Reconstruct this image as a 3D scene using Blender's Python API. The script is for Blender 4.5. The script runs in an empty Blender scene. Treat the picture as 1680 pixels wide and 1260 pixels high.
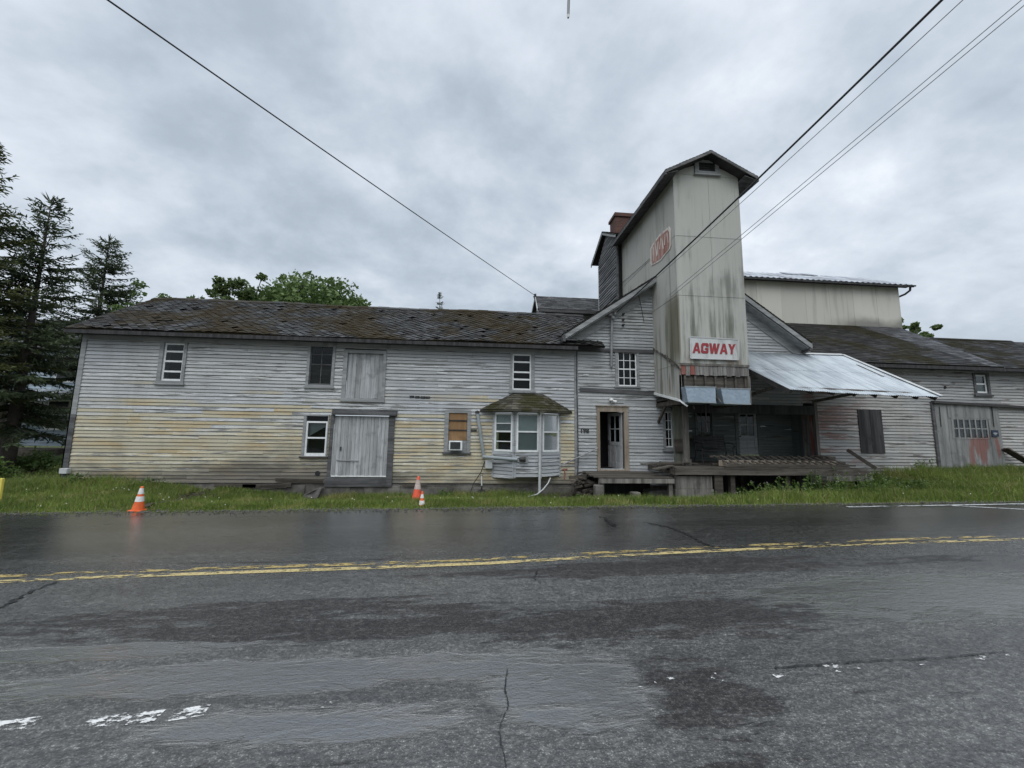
import bpy, math, random
import numpy as np
from mathutils import Vector, Matrix
random.seed(7); RNG = np.random.default_rng(7)
S = bpy.context.scene; COL = S.collection

# ------------------------------------------------------------------ camera
F, PITCH, YAW, ROLL, CZ = 631.0, math.radians(6.9), math.radians(5.0), 0.015, 1.75
def ray(px, py):
    u = (px-840)/F; v = (630-py)/F
    c, s = math.cos(ROLL), math.sin(ROLL)
    x = u*c - v*s; y = v*c + u*s
    f = math.cos(PITCH) - math.sin(PITCH)*y; z = math.sin(PITCH) + math.cos(PITCH)*y
    return Vector((x*math.cos(YAW)+f*math.sin(YAW), -x*math.sin(YAW)+f*math.cos(YAW), z))
def atY(px, py, Y=13.0):
    d = ray(px, py); return Vector((0, 0, CZ)) + d*(Y/d.y)
def atX(px, py, X):
    d = ray(px, py); return Vector((0, 0, CZ)) + d*(X/d.x)
def atZ(px, py, Z):
    d = ray(px, py); return Vector((0, 0, CZ)) + d*((Z-CZ)/d.z)
def rc(pl, pt, pr, pb, Y=13.0):
    xm, ym = (pl+pr)/2, (pt+pb)/2
    return atY(pl, ym, Y).x, atY(pr, ym, Y).x, atY(xm, pb, Y).z, atY(xm, pt, Y).z   # x0,x1,z0,z1

cam = bpy.data.cameras.new('camera'); co = bpy.data.objects.new('camera', cam); COL.objects.link(co)
cam.sensor_fit = 'HORIZONTAL'; cam.sensor_width = 36; cam.lens = F/1680*36; cam.clip_end = 3000; cam.clip_start = .05
def _basis():
    r = ray(841, 630)-ray(840, 630); u = ray(840, 629)-ray(840, 630); b = -ray(840, 630)
    M = Matrix((r.normalized(), u.normalized(), b.normalized())).transposed().to_4x4()
    M.translation = Vector((0, 0, CZ)); return M
co.matrix_world = _basis(); S.camera = co

# ------------------------------------------------------------------ mesh builder
class MB:
    def __init__(s): s.v = []; s.f = []; s.r = []; s.r0 = 0.5
    def face(s, pts, r=None):
        n = len(s.v); s.v.extend([tuple(p) for p in pts]); s.f.append(tuple(range(n, n+len(pts)))); s.r.append(s.r0 if r is None else r)
    def mesh(s, vs, fs, r=None):
        n = len(s.v); s.v.extend([tuple(p) for p in vs])
        for f in fs: s.f.append(tuple(i+n for i in f)); s.r.append(s.r0 if r is None else r)
    def box(s, x0, x1, y0, y1, z0, z1, r=None):
        s.mesh([(x0,y0,z0),(x1,y0,z0),(x1,y1,z0),(x0,y1,z0),(x0,y0,z1),(x1,y0,z1),(x1,y1,z1),(x0,y1,z1)],
               [(0,3,2,1),(4,5,6,7),(0,1,5,4),(1,2,6,5),(2,3,7,6),(3,0,4,7)], r)
    def bar(s, a, b, w, h, up=(0,0,1), r=None):      # box from a to b, w sideways, h along up
        a = Vector(a); b = Vector(b); d = (b-a).normalized(); upv = Vector(up)
        sd = d.cross(upv); sd = sd.normalized() if sd.length > 1e-6 else Vector((1,0,0)); u = sd.cross(d).normalized()
        vs = [p+sd*(w/2*i)+u*(h/2*j) for p in (a, b) for i, j in ((-1,-1),(1,-1),(1,1),(-1,1))]
        s.mesh(vs, [(0,1,2,3),(7,6,5,4),(0,4,5,1),(1,5,6,2),(2,6,7,3),(3,7,4,0)], r)
    def prism(s, poly, off, r=None):                  # polygon (3-D points) pushed along off
        off = Vector(off); n = len(poly); P = [Vector(p) for p in poly]
        s.mesh(P+[p+off for p in P], [tuple(range(n)), tuple(range(2*n-1, n-1, -1))]+[(i, (i+1) % n+0, (i+1) % n+n, i+n)[::-1] for i in range(n)], r)
    def tube(s, pts, rad, n=8, caps=True, r=None):
        P = [Vector(p) for p in pts]; m = len(P); R = rad if isinstance(rad, (list, tuple)) else [rad]*m
        vs = []; prev = None
        for i, p in enumerate(P):
            d = (P[min(i+1, m-1)]-P[max(i-1, 0)]).normalized()
            if prev is None:
                a = d.cross(Vector((0,0,1)));
                if a.length < 1e-3: a = d.cross(Vector((1,0,0)))
            else: a = prev - d*prev.dot(d)
            a.normalize(); prev = a; b = d.cross(a)
            for k in range(n):
                t = 2*math.pi*k/n; vs.append(p+(a*math.cos(t)+b*math.sin(t))*R[i])
        fs = [(i*n+k, i*n+(k+1) % n, (i+1)*n+(k+1) % n, (i+1)*n+k) for i in range(m-1) for k in range(n)]
        if caps: fs += [tuple(range(n-1, -1, -1)), tuple(range((m-1)*n, m*n))]
        s.mesh(vs, fs, r)
    def lathe(s, c, prof, n=24, r=None):
        c = Vector(c); vs = [c+Vector((q*math.cos(2*math.pi*k/n), q*math.sin(2*math.pi*k/n), z)) for q, z in prof for k in range(n)]
        m = len(prof)
        s.mesh(vs, [(i*n+k, i*n+(k+1) % n, (i+1)*n+(k+1) % n, (i+1)*n+k) for i in range(m-1) for k in range(n)]+[tuple(range((m-1)*n, m*n))], r)
    def build(s, name, mat, parent=None, smooth=False, bevel=0):
        me = bpy.data.meshes.new(name); me.from_pydata(s.v, [], s.f); me.update()
        a = me.attributes.new('rnd', 'FLOAT', 'FACE'); a.data.foreach_set('value', np.array(s.r, dtype=np.float32))
        me.materials.append(mat)
        if smooth: me.polygons.foreach_set('use_smooth', [True]*len(me.polygons))
        o = bpy.data.objects.new(name, me); COL.objects.link(o)
        if parent: o.parent = parent; o.matrix_parent_inverse = parent.matrix_basis.inverted()
        if bevel:
            b = o.modifiers.new('b', 'BEVEL'); b.width = bevel; b.segments = 2; b.limit_method = 'ANGLE'
        return o
def tag(o, label=None, cat=None, group=None, kind=None):
    for k, v in (('label', label), ('category', cat), ('group', group), ('kind', kind)):
        if v: o[k] = v
    return o
def thing(name, loc, label, cat, group=None):
    o = bpy.data.objects.new(name, None); COL.objects.link(o); o.location = loc; o.empty_display_size = .2
    return tag(o, label, cat, group)

# ------------------------------------------------------------------ node helper
class NT:
    def __init__(s, name):
        s.mat = bpy.data.materials.new(name); s.mat.use_nodes = True; s.t = s.mat.node_tree
        s.t.nodes.clear(); s.out = s.n('ShaderNodeOutputMaterial'); s._pos = None
    def n(s, ty, **kw):
        x = s.t.nodes.new(ty)
        for k, v in kw.items(): setattr(x, k, v)
        return x
    def put(s, sock, v):
        if isinstance(v, bpy.types.NodeSocket): s.t.links.new(v, sock)
        elif v is not None:
            if sock.type == 'RGBA' and len(v) == 3: v = (*v, 1)
            sock.default_value = v
    @property
    def pos(s):
        if s._pos is None: s._pos = s.n('ShaderNodeNewGeometry').outputs['Position']
        return s._pos
    @property
    def rnd(s):
        return s.n('ShaderNodeAttribute', attribute_name='rnd').outputs['Fac']
    def xyz(s, v):
        x = s.n('ShaderNodeSeparateXYZ'); s.put(x.inputs[0], v); return x.outputs
    def vec(s, x, y, z):
        c = s.n('ShaderNodeCombineXYZ')
        for i, q in enumerate((x, y, z)): s.put(c.inputs[i], q)
        return c.outputs[0]
    def mul(s, v, k):
        x = s.n('ShaderNodeVectorMath', operation='MULTIPLY'); s.put(x.inputs[0], v); s.put(x.inputs[1], k if isinstance(k, tuple) else (k,)*3); return x.outputs[0]
    def add(s, v, k):
        x = s.n('ShaderNodeVectorMath', operation='ADD'); s.put(x.inputs[0], v); s.put(x.inputs[1], k); return x.outputs[0]
    def noise(s, sc=1.0, off=(0,0,0), detail=4, rough=.55, vec=None, dist=0):
        v = s.add(s.mul(s.pos if vec is None else vec, sc), off)
        x = s.n('ShaderNodeTexNoise'); s.put(x.inputs['Vector'], v); x.inputs['Scale'].default_value = 1
        x.inputs['Detail'].default_value = detail; x.inputs['Roughness'].default_value = rough; x.inputs['Distortion'].default_value = dist
        return x.outputs['Fac']
    def vor(s, sc=1.0, feature='F1', vec=None, out='Distance'):
        x = s.n('ShaderNodeTexVoronoi', feature=feature); s.put(x.inputs['Vector'], s.mul(s.pos if vec is None else vec, sc)); x.inputs['Scale'].default_value = 1
        return x.outputs[out]
    def m(s, op, a, b=None, clamp=False):
        x = s.n('ShaderNodeMath', operation=op, use_clamp=clamp); s.put(x.inputs[0], a)
        if b is not None: s.put(x.inputs[1], b)
        return x.outputs[0]
    def step(s, v, a, b, lo=0.0, hi=1.0):
        x = s.n('ShaderNodeMapRange', interpolation_type='SMOOTHSTEP')
        if a > b: a, b, lo, hi = b, a, hi, lo
        s.put(x.inputs[0], v)
        for i, q in ((1, a), (2, b), (3, lo), (4, hi)): x.inputs[i].default_value = q
        return x.outputs[0]
    def mix(s, f, a, b):
        x = s.n('ShaderNodeMix', data_type='RGBA'); s.put(x.inputs[0], f); s.put(x.inputs[6], a); s.put(x.inputs[7], b); return x.outputs[2]
    def mulc(s, a, f):
        x = s.n('ShaderNodeMix', data_type='RGBA', blend_type='MULTIPLY'); x.inputs[0].default_value = 1; s.put(x.inputs[6], a); s.put(x.inputs[7], f); return x.outputs[2]
    def bump(s, h, strength=.4, dist=.01):
        b = s.n('ShaderNodeBump'); b.inputs['Strength'].default_value = strength; b.inputs['Distance'].default_value = dist; s.put(b.inputs['Height'], h); return b.outputs[0]
    def done(s, col, rough=.7, spec=.5, metal=0.0, normal=None, alpha=None, coat=None, trans=None, thin=None):
        p = s.n('ShaderNodeBsdfPrincipled')
        s.put(p.inputs['Base Color'], col); s.put(p.inputs['Roughness'], rough); s.put(p.inputs['Metallic'], metal); s.put(p.inputs['Specular IOR Level'], spec)
        if normal is not None: s.put(p.inputs['Normal'], normal)
        if alpha is not None: s.put(p.inputs['Alpha'], alpha)
        s.t.links.new(p.outputs[0], s.out.inputs[0]); return s.mat

M = {}
def siding(name, base, light, bare, yel=None, ylo=(2.5, 1.9), dirt=None, red=None, flake=.5, seed=0, cream_x=None):
    k = NT(name); r = k.rnd; o = (seed*7.3, seed*3.1, seed*1.7)
    c = k.mix(r, tuple(x*.80 for x in base), tuple(min(1, x*1.15) for x in base))
    big = k.noise((.35,.35,.5), o, 3)
    c = k.mix(k.step(big, .4, .65), c, k.mulc(c, (.86,.88,.92)))
    if yel:
        z = k.xyz(k.pos)[2]
        h = k.m('ADD', z, k.m('MULTIPLY', k.m('SUBTRACT', k.noise((.3,.3,.45), o, 4, .6), .5), 2.2))
        h = k.m('ADD', h, k.m('MULTIPLY', k.m('SUBTRACT', r, .5), 1.5))
        msk = k.step(h, ylo[0], ylo[1])
        if cream_x: msk = k.m('MULTIPLY', msk, k.step(k.xyz(k.pos)[0], cream_x[1], cream_x[0]))
        c2 = k.mix(k.step(k.noise((.7,.7,3), (3,1,9), 4), .45, .68), yel, tuple(x*q for x, q in zip(yel, (.95,.80,.58))))
        c2 = k.mix(r, k.mulc(c2, (.84,.84,.86)), c2)
        c = k.mix(k.m('MULTIPLY', msk, .85), c, c2)
    if red:
        x, y, z = k.xyz(k.pos)
        msk = k.step(k.m('ADD', k.noise((.8,.8,3.5), (1,7,2), 4), k.m('MULTIPLY', r, .22)), red[1], red[1]+.14)
        if len(red) > 2: msk = k.m('MULTIPLY', msk, k.step(x, red[3], red[2]))
        c = k.mix(k.m('MULTIPLY', msk, .75), c, red[0])
    n1 = k.noise((1.0,1.0,13), o, 6, .62)
    c = k.mix(k.step(k.m('ADD', n1, k.m('MULTIPLY', k.m('SUBTRACT', r, .5), .16)), .55, .66), c, bare)                                      # bare grey wood
    n2 = k.noise((2.2,2.2,26), (5+seed,2,8), 6, .65)
    c = k.mix(k.m('MULTIPLY', k.step(k.m('ADD', n2, k.m('MULTIPLY', k.m('SUBTRACT', r, .5), .10)), .60, .67), min(1, flake*1.15)), c, light)             # paint still bright
    n4 = k.noise((14,14,40), (9,seed,2), 3, .6)
    c = k.mix(k.step(n4, .60, .72), c, k.mulc(c, (.62,.61,.60)))                  # small chips
    n5 = k.noise((1.6,1.6,.22), (seed,4,1), 5, .6)
    c = k.mix(k.m('MULTIPLY', k.step(n5, .5, .75), .45), c, k.mulc(c, (.66,.65,.62)))   # run-off streaks
    if dirt:
        z = k.xyz(k.pos)[2]; x = k.xyz(k.pos)[0]
        if name == 'old_siding':
            bx_ = k.m('MULTIPLY', k.step(x, -11.5, -5.8), k.step(x, -1.5, -5.8)); z = k.m('SUBTRACT', z, k.m('MULTIPLY', bx_, .62))
        h = k.m('ADD', z, k.m('MULTIPLY', k.m('SUBTRACT', k.noise((.45,.45,1.6), (2,6,3), 6, .68), .5), 2.1))
        c = k.mix(k.m('MULTIPLY', k.step(h, dirt[0], dirt[1]), .85), c, k.mix(r, (.05,.045,.04), (.14,.125,.11)))
    c = k.mix(k.step(r, -.2, -.6), c, (.075,.072,.068))                            # butt edge painted dark as the shadow line under each lap
    b = k.noise((8,8,90), detail=5)
    M[name] = k.done(c, k.step(n1, .4, .7, .62, .85), .35, normal=k.bump(b, .5, .006)); return M[name]

siding('old_siding', (.475,.48,.475), (.74,.75,.745), (.22,.217,.207), yel=(.56,.505,.35), dirt=(.60, -.30), flake=.55, seed=1, ylo=(2.45,1.85), cream_x=(4.4,5.6))
siding('gable_siding', (.43,.44,.44), (.74,.755,.755), (.19,.19,.185), flake=.5, seed=4, dirt=(.3,-.2))
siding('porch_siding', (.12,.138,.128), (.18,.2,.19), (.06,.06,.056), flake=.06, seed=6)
siding('barn_siding', (.40,.39,.37), (.62,.615,.60), (.15,.135,.125), red=((.19,.075,.06), .56, 12.6, 15.2), flake=.45, seed=8, dirt=(.5,.1))
siding('house_siding', (.38,.46,.52), (.5,.55,.6), (.3,.36,.42), flake=.2, seed=3)

def wood(name, a, b, grain='z', rough=.8, red=None, dark=.5):
    k = NT(name); r = k.rnd
    g = {'z': (9,9,.7), 'x': (.7,9,9), 'y': (9,.7,9)}[grain]
    n = k.noise(g, detail=6, rough=.65); f = k.noise(tuple(q*5 for q in g), (3,3,3), 4)
    c = k.mix(k.step(n, .32, .68), a, b); c = k.mix(r, k.mulc(c, (.68,.67,.66)), c)
    c = k.mix(k.m('MULTIPLY', k.step(f, .55, .75), dark), c, tuple(x*.35 for x in a))
    blot = k.noise((2.5,2.5,2.5), (7,1,4), 4)
    c = k.mix(k.m('MULTIPLY', k.step(blot, .56, .7), .5), c, tuple(x*.5 for x in a))
    if red:
        rm_ = k.step(k.m('ADD', k.noise((3,3,.8), (4,4,1), 4), k.m('MULTIPLY', r, .25)), red[1], red[1]+.12)
        if len(red) > 2: rm_ = k.m('MULTIPLY', rm_, k.m('MULTIPLY', k.step(k.xyz(k.pos)[2], 1.95, 1.6), k.step(k.xyz(k.pos)[0], 18.1, 18.35)))
        c = k.mix(k.m('MULTIPLY', rm_, .8), c, red[0])
    M[name] = k.done(c, rough, .3, normal=k.bump(f, .5, .004)); return M[name]
wood('grey_plank', (.32,.33,.335), (.54,.55,.555), dark=.7)
wood('trim_paint', (.25,.257,.26), (.40,.41,.415), 'x', dark=.45)
wood('roof_edge', (.10,.098,.098), (.22,.215,.215), 'x')
wood('trim_dark', (.07,.07,.073), (.165,.165,.17), 'x')
wood('weathered_wood', (.05,.043,.036), (.145,.128,.108), 'x')
wood('brown_plank', (.055,.047,.039), (.125,.107,.09), 'x')
wood('post_wood', (.09,.083,.073), (.26,.245,.22))
wood('barn_plank', (.20,.205,.20), (.36,.362,.355), red=((.21,.085,.07), .585, 1), dark=.6)
wood('slat_plank', (.16,.15,.14), (.36,.35,.33), red=((.26,.065,.045), .60), dark=.7)
wood('tan_trim', (.27,.215,.165), (.40,.345,.28), dark=.4)
wood('plywood', (.27,.155,.075), (.34,.21,.105), dark=.15)
wood('dark_board', (.03,.03,.031), (.075,.075,.077), dark=.5)
wood('green_board', (.12,.13,.10), (.22,.22,.18))
wood('pole_wood', (.12,.10,.08), (.2,.17,.14))

def plain(name, col, rough=.6, metal=0, spec=.5, vary=.25, sc=4.0):
    k = NT(name); n = k.noise((sc,)*3, detail=5, rough=.6)
    c = k.mix(k.step(n, .3, .7), tuple(x*(1-vary) for x in col), tuple(min(1, x*(1+vary)) for x in col))
    M[name] = k.done(c, k.step(n, .3, .7, max(.02, rough-.1), min(1, rough+.1)), spec, metal); return M[name]
plain('white_paint', (.76,.77,.77), .5, vary=.08, sc=9)
plain('cone_orange', (.75,.13,.03), .5, vary=.12, sc=12)
plain('cone_red', (.72,.10,.045), .5, vary=.12, sc=12)
plain('cone_white', (.72,.70,.68), .45, vary=.12, sc=14)
plain('cone_worn', (.50,.40,.36), .5, vary=.2, sc=14)
plain('rubber', (.03,.03,.03), .6)
plain('iron', (.035,.033,.032), .6, vary=.4)
plain('pipe_grey', (.27,.30,.31), .5, vary=.15)
plain('conduit', (.25,.25,.26), .55, vary=.2)
plain('white_pvc', (.50,.51,.51), .4, vary=.1)
plain('red_rust', (.20,.075,.05), .7, vary=.3)
plain('interior', (.018,.018,.02), .9, vary=.2)
plain('cable', (.02,.02,.022), .6)
plain('grey_cable', (.20,.21,.22), .5)
plain('blind', (.80,.82,.80), .8, vary=.05)
plain('blind_dim', (.46,.47,.47), .8, vary=.06)
plain('grill', (.055,.06,.065), .6)
plain('yellow_paint', (.75,.62,.12), .5, vary=.12)
plain('stone', (.11,.105,.095), .85, vary=.35, sc=6)
plain('soil', (.045,.034,.024), .9, vary=.4, sc=9)
plain('sign_red', (.30,.03,.036), .45, vary=.1)
plain('sign_navy', (.02,.03,.06), .4, vary=.1)
plain('lamp_white', (.8,.8,.78), .4, vary=.05)
plain('flower', (.7,.7,.62), .6, vary=.1)

k = NT('glass'); fr = k.n('ShaderNodeFresnel'); fr.inputs[0].default_value = 1.5
tr = k.n('ShaderNodeBsdfTransparent'); tr.inputs[0].default_value = (.72,.76,.76,1)
gl = k.n('ShaderNodeBsdfGlossy'); gl.inputs['Roughness'].default_value = .03
nb = k.noise((3,3,3), detail=2); k.t.links.new(k.bump(nb, .05, .02), gl.inputs['Normal'])
mx = k.n('ShaderNodeMixShader'); k.t.links.new(k.m('MULTIPLY_ADD', fr.outputs[0], 1.2, True), mx.inputs[0])
k.t.links.new(tr.outputs[0], mx.inputs[1]); k.t.links.new(gl.outputs[0], mx.inputs[2]); k.t.links.new(mx.outputs[0], k.out.inputs[0]); M['glass'] = k.mat
for nd in k.t.nodes:
    if nd.type == 'MATH': nd.operation = 'MULTIPLY'; nd.inputs[1].default_value = .65; nd.use_clamp = True

# fibre cement tower panels: grey green with long algae streaks
k = NT('cement_panel'); r = k.rnd
c = k.mix(k.noise((.5,.5,.5), detail=4), (.39,.388,.355), (.49,.485,.445)); c = k.mix(r, k.mulc(c, (.90,.90,.90)), c)
s1 = k.noise((5,5,.28), (1,2,3), 6, .65); s2 = k.noise((.8,.8,.5), (6,1,2), 4); s3 = k.noise((16,16,.5), (2,7,3), 4, .6)
c = k.mix(k.m('MULTIPLY', k.step(k.m('ADD', k.m('MULTIPLY', s1, .6), k.m('MULTIPLY', s2, .4)), .50, .66), .50), c, (.17,.172,.148))
c = k.mix(k.m('MULTIPLY', k.step(s3, .56, .76), .35), c, (.17,.172,.148))
c = k.mix(k.m('MULTIPLY', k.step(k.noise((5,5,.25), (9,2,3), 4), .57, .68), .55), c, (.46,.46,.42))
x, y, z = k.xyz(k.pos)
rm = k.m('MULTIPLY', k.step(z, 4.4, 3.9), k.step(k.noise((3.5,3.5,.6), (2,2,2), 3), .52, .62))
c = k.mix(k.m('MULTIPLY', rm, .6), c, (.15,.075,.045))
low = k.m('MULTIPLY', k.step(k.m('ADD', z, k.m('MULTIPLY', k.noise((1.2,1.2,.8), (5,5,5)), 2.5)), 7.4, 5.9), k.step(s1, .44, .66))
sx_ = k.m('MULTIPLY', k.m('MULTIPLY', k.step(x, 6.26, 6.20), k.step(k.m('ADD', y, k.m('MULTIPLY', s3, .5)), 12.5, 11.9)), k.m('MULTIPLY', k.step(z, 6.35, 5.9), k.step(z, 3.6, 4.4)))
c = k.mix(k.m('MULTIPLY', sx_, .8), c, k.mix(s3, (.10,.088,.05), (.17,.155,.10)))
fx_ = k.m('MULTIPLY', k.m('MULTIPLY', k.step(z, 5.6, 6.3), k.step(z, 8.4, 6.9)), k.step(k.m('ADD', k.m('MULTIPLY', s2, .6), k.m('MULTIPLY', s1, .5)), .53, .68)); c = k.mix(k.m('MULTIPLY', fx_, .65), c, (.15,.152,.135))
c = k.mix(k.m('MULTIPLY', low, .68), c, (.085,.088,.06))
M['cement_panel'] = k.done(c, .75, .3, normal=k.bump(k.noise((3,3,1)), .15, .02))
k = NT('cement_panel_pale'); r = k.rnd
c = k.mix(k.noise((.5,.5,.5)), (.50,.48,.42), (.60,.58,.515)); c = k.mix(r, k.mulc(c, (.88,.88,.88)), c)
c = k.mix(k.m('MULTIPLY', k.step(k.noise((4,4,.3), detail=6), .5, .7), .35), c, (.22,.215,.18))
x, y, z = k.xyz(k.pos)
bl = k.m('MULTIPLY', k.step(k.m('ADD', z, k.m('MULTIPLY', k.noise((.7,.7,.7), (3,3,3)), 1.2)), 8.0, 7.4), k.step(x, 15.6, 17.2))
c = k.mix(k.m('MULTIPLY', bl, .7), c, (.09,.085,.075))
M['cement_panel_pale'] = k.done(c, .75, .3)

def roofmat(name, lo, hi, moss, mthr, rough=.4, msc=.55, mossb=None, off=(0,0,0), xs=None):
    k = NT(name); r = k.rnd
    c = k.mix(k.m('POWER', r, 1.8), lo, hi)
    n = k.noise((2,2,2), detail=5); c = k.mix(k.step(n, .4, .7), c, k.mulc(c, (.6,.6,.6)))
    mm = k.m('ADD', k.noise((msc,msc*1.6,msc), off, 5, .62), k.m('MULTIPLY', k.noise((9,9,9), (1,1,1), 3), .12))
    if xs: mm = k.m('SUBTRACT', mm, k.m('MULTIPLY', k.step(k.xyz(k.pos)[0], xs[0], xs[1]), xs[2]))
    ms = k.step(mm, mthr, mthr+.11)
    mc = k.mix(k.noise((3,3,3), (6,2,1), 4), moss, mossb or tuple(x*.45 for x in moss))
    c = k.mix(k.m('MULTIPLY', ms, .78), c, mc)
    rg = k.m('ADD', k.m('MULTIPLY', ms, .4), k.step(r, 0, 1, rough+.12, rough-.1))
    M[name] = k.done(c, rg, .22, normal=k.bump(k.noise((30,30,30), detail=3), .3, .004)); return M[name]
roofmat('slate_mossy', (.015,.0135,.0115), (.058,.057,.057), (.045,.031,.009), .485, .42, msc=.42, mossb=(.024,.017,.008), off=(2.2,0,0), xs=(-4.0,-.5,.065))
roofmat('shingle_mossy', (.012,.0105,.010), (.034,.031,.030), (.030,.025,.007), .535, .5, mossb=(.015,.013,.006))
roofmat('shingle_grey', (.028,.027,.027), (.095,.092,.09), (.05,.045,.03), .66, .42)
roofmat('shingle_new', (.05,.05,.053), (.10,.10,.106), (.07,.065,.05), .70, .45)
roofmat('bay_shingle', (.055,.051,.04), (.13,.12,.095), (.05,.047,.013), .50, .6, msc=1.6)

k = NT('corrugated'); n = k.noise((2,.5,2), detail=5); s = k.noise((7,.35,.35), (3,3,3), 4)
c = k.mix(k.step(n, .35, .65), (.34,.375,.405), (.48,.52,.55)); c = k.mix(k.m('MULTIPLY', k.step(s, .50, .66), .55), c, (.24,.27,.30))
M['corrugated'] = k.done(c, k.step(n, .3, .7, .38, .55), .5, .55)
k = NT('old_metal_roof'); n = k.noise((1.5,1.5,1.5), detail=5); s = k.noise((2.2,.6,.6), (2,4,4), 4)
c = k.mix(k.step(n, .35, .65), (.33,.35,.39), (.52,.54,.58)); c = k.mix(k.m('MULTIPLY', k.step(s, .54, .62), .8), c, (.12,.115,.12))
M['old_metal_roof'] = k.done(c, .4, .5, .5)
k = NT('galvanised'); v = k.vor((14,14,14), out='Color'); n = k.noise((3,3,1.5), detail=5)
c = k.mix(k.xyz(v)[0], (.24,.30,.36), (.32,.38,.44)); c = k.mix(k.m('MULTIPLY', k.step(n, .5, .7), .4), c, (.25,.28,.31))
M['galvanised'] = k.done(c, .5, .5, .35)
k = NT('brick'); b = k.n('ShaderNodeTexBrick'); x, y, z = k.xyz(k.pos)
k.put(b.inputs['Vector'], k.vec(k.m('ADD', x, y), z, 0.0)); b.inputs['Scale'].default_value = 1; b.inputs['Brick Width'].default_value = .21; b.inputs['Row Height'].default_value = .075
b.inputs['Mortar Size'].default_value = .008; b.inputs['Color1'].default_value = (.085,.036,.028,1); b.inputs['Color2'].default_value = (.13,.055,.042,1); b.inputs['Mortar'].default_value = (.09,.08,.07,1)
M['brick'] = k.done(k.mix(k.m('MULTIPLY', k.step(k.noise((3,3,3)), .5, .7), .5), b.outputs[0], (.09,.07,.06)), .85, .3)
k = NT('concrete'); n = k.noise((1.6,1.6,1.6), detail=6, rough=.65); s = k.noise((4,4,.6), (4,4,4), 4)
c = k.mix(k.step(n, .35, .65), (.085,.08,.07), (.19,.178,.16)); c = k.mix(k.m('MULTIPLY', k.step(s, .5, .7), .5), c, (.055,.055,.043))
M['concrete'] = k.done(c, .85, .3, normal=k.bump(k.noise((20,20,20)), .4, .01))
k = NT('sign_white'); n = k.noise((3,3,.8), detail=5); x, y, z = k.xyz(k.pos)
c = k.mix(k.step(n, .45, .7), (.56,.57,.56), (.38,.39,.375)); c = k.mix(k.m('MULTIPLY', k.step(k.noise((9,9,1.2), (3,3,3), 5), .60, .72), .5), c, (.25,.17,.12))
M['sign_white'] = k.done(c, .4, .5)
k = NT('faded_red'); n = k.noise((5,9,.7), detail=5, rough=.65); 
c = k.mix(k.step(n, .38, .62), (.25,.08,.055), (.42,.26,.215)); M['faded_red'] = k.done(c, .55, .4)
k = NT('faded_white'); n = k.noise((9,9,.9), (3,1,1), 5)
c = k.mix(k.step(n, .4, .68), (.66,.63,.58), (.44,.33,.28)); M['faded_white'] = k.done(c, .55, .4)

# ground materials
k = NT('asphalt'); x, y, z = k.xyz(k.pos)
bands = k.noise((.12,1.5,1), (3,1,0), 5, .6, dist=.5); wet = k.noise((.30,1.1,1), (8,2,0), 6, .62, dist=.9); fine = k.noise((75,75,75), detail=2, rough=.7)
grit = k.vor((70,70,70)); mid = k.noise((5,13,6), (1,9,0), 6, .68); g2 = k.noise((28,40,28), (4,4,4), 4, .7)
rag = k.noise((2.2,8,2), (6,1,3), 7, .72, dist=.7); rag2 = k.noise((.9,3.2,1), (1,8,4), 6, .7, dist=.6)
def blob(cx, cy, rx, ry):
    a = k.m('DIVIDE', k.m('SUBTRACT', x, cx), rx); b = k.m('DIVIDE', k.m('SUBTRACT', y, cy), ry)
    return k.step(k.m('ADD', k.m('MULTIPLY', a, a), k.m('MULTIPLY', b, b)), 1.5, .0)
pud = k.m('MAXIMUM', k.m('MAXIMUM', blob(-1.3,3.12,2.8,.26), blob(5.0,3.95,2.6,.75)), k.m('MAXIMUM', blob(.65,2.75,.75,.42), k.m('MAXIMUM', blob(-3.6,3.55,2.4,.16), blob(-.9,2.62,1.3,.20))))
w = k.step(k.m('ADD', k.m('ADD', k.m('MULTIPLY', rag2, .50), k.m('MULTIPLY', rag, .55)), k.m('MULTIPLY', pud, .30)), .645, .80)
dk = k.m('MAXIMUM', k.m('MAXIMUM', blob(-1.9,3.95,3.9,.50), blob(2.0,3.75,2.2,.62)), k.m('MAXIMUM', blob(-4.6,3.1,1.6,.35), k.m('MAXIMUM', blob(3.9,5.0,4.5,.35), blob(1.5,2.6,.55,.7))))
patch = k.step(k.m('ADD', k.m('ADD', k.m('MULTIPLY', k.noise((.22,1.9,1), (2,5,0), 6, .62, dist=.8), .70), k.m('MULTIPLY', rag, .55)), k.m('MULTIPLY', dk, .20)), .70, .80)
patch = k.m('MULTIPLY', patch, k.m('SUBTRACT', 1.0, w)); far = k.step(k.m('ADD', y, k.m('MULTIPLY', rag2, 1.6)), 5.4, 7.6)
c = k.mix(k.step(bands, .36, .64), (.078,.078,.077), (.115,.115,.112))
c = k.mix(k.m('MULTIPLY', patch, .68), c, (.030,.026,.026))
c = k.mix(k.step(mid, .35, .68), k.mulc(c, (.66,.66,.67)), k.mulc(c, (1.2,1.2,1.19)))
c = k.mix(k.step(g2, .42, .66), k.mulc(c, (.55,.55,.56)), k.mulc(c, (1.45,1.45,1.43)))
c = k.mix(k.step(grit, .12, .40), k.mulc(c, (2.2,2.2,2.15)), k.mulc(c, (.8,.8,.8)))
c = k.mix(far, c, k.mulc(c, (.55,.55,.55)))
rip = k.noise((5,15,9), (5,5,0), 7, .74, dist=.5)
rough = k.m('ADD', k.m('ADD', k.step(w, 0, 1, .30, .05), k.m('MULTIPLY', far, -.10)), k.m('ADD', k.m('MULTIPLY', patch, .18), k.m('MULTIPLY', k.m('SUBTRACT', g2, .5), .22)), True)
nf = k.step(y, 7.0, 4.5, .25, 1.0)
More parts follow.
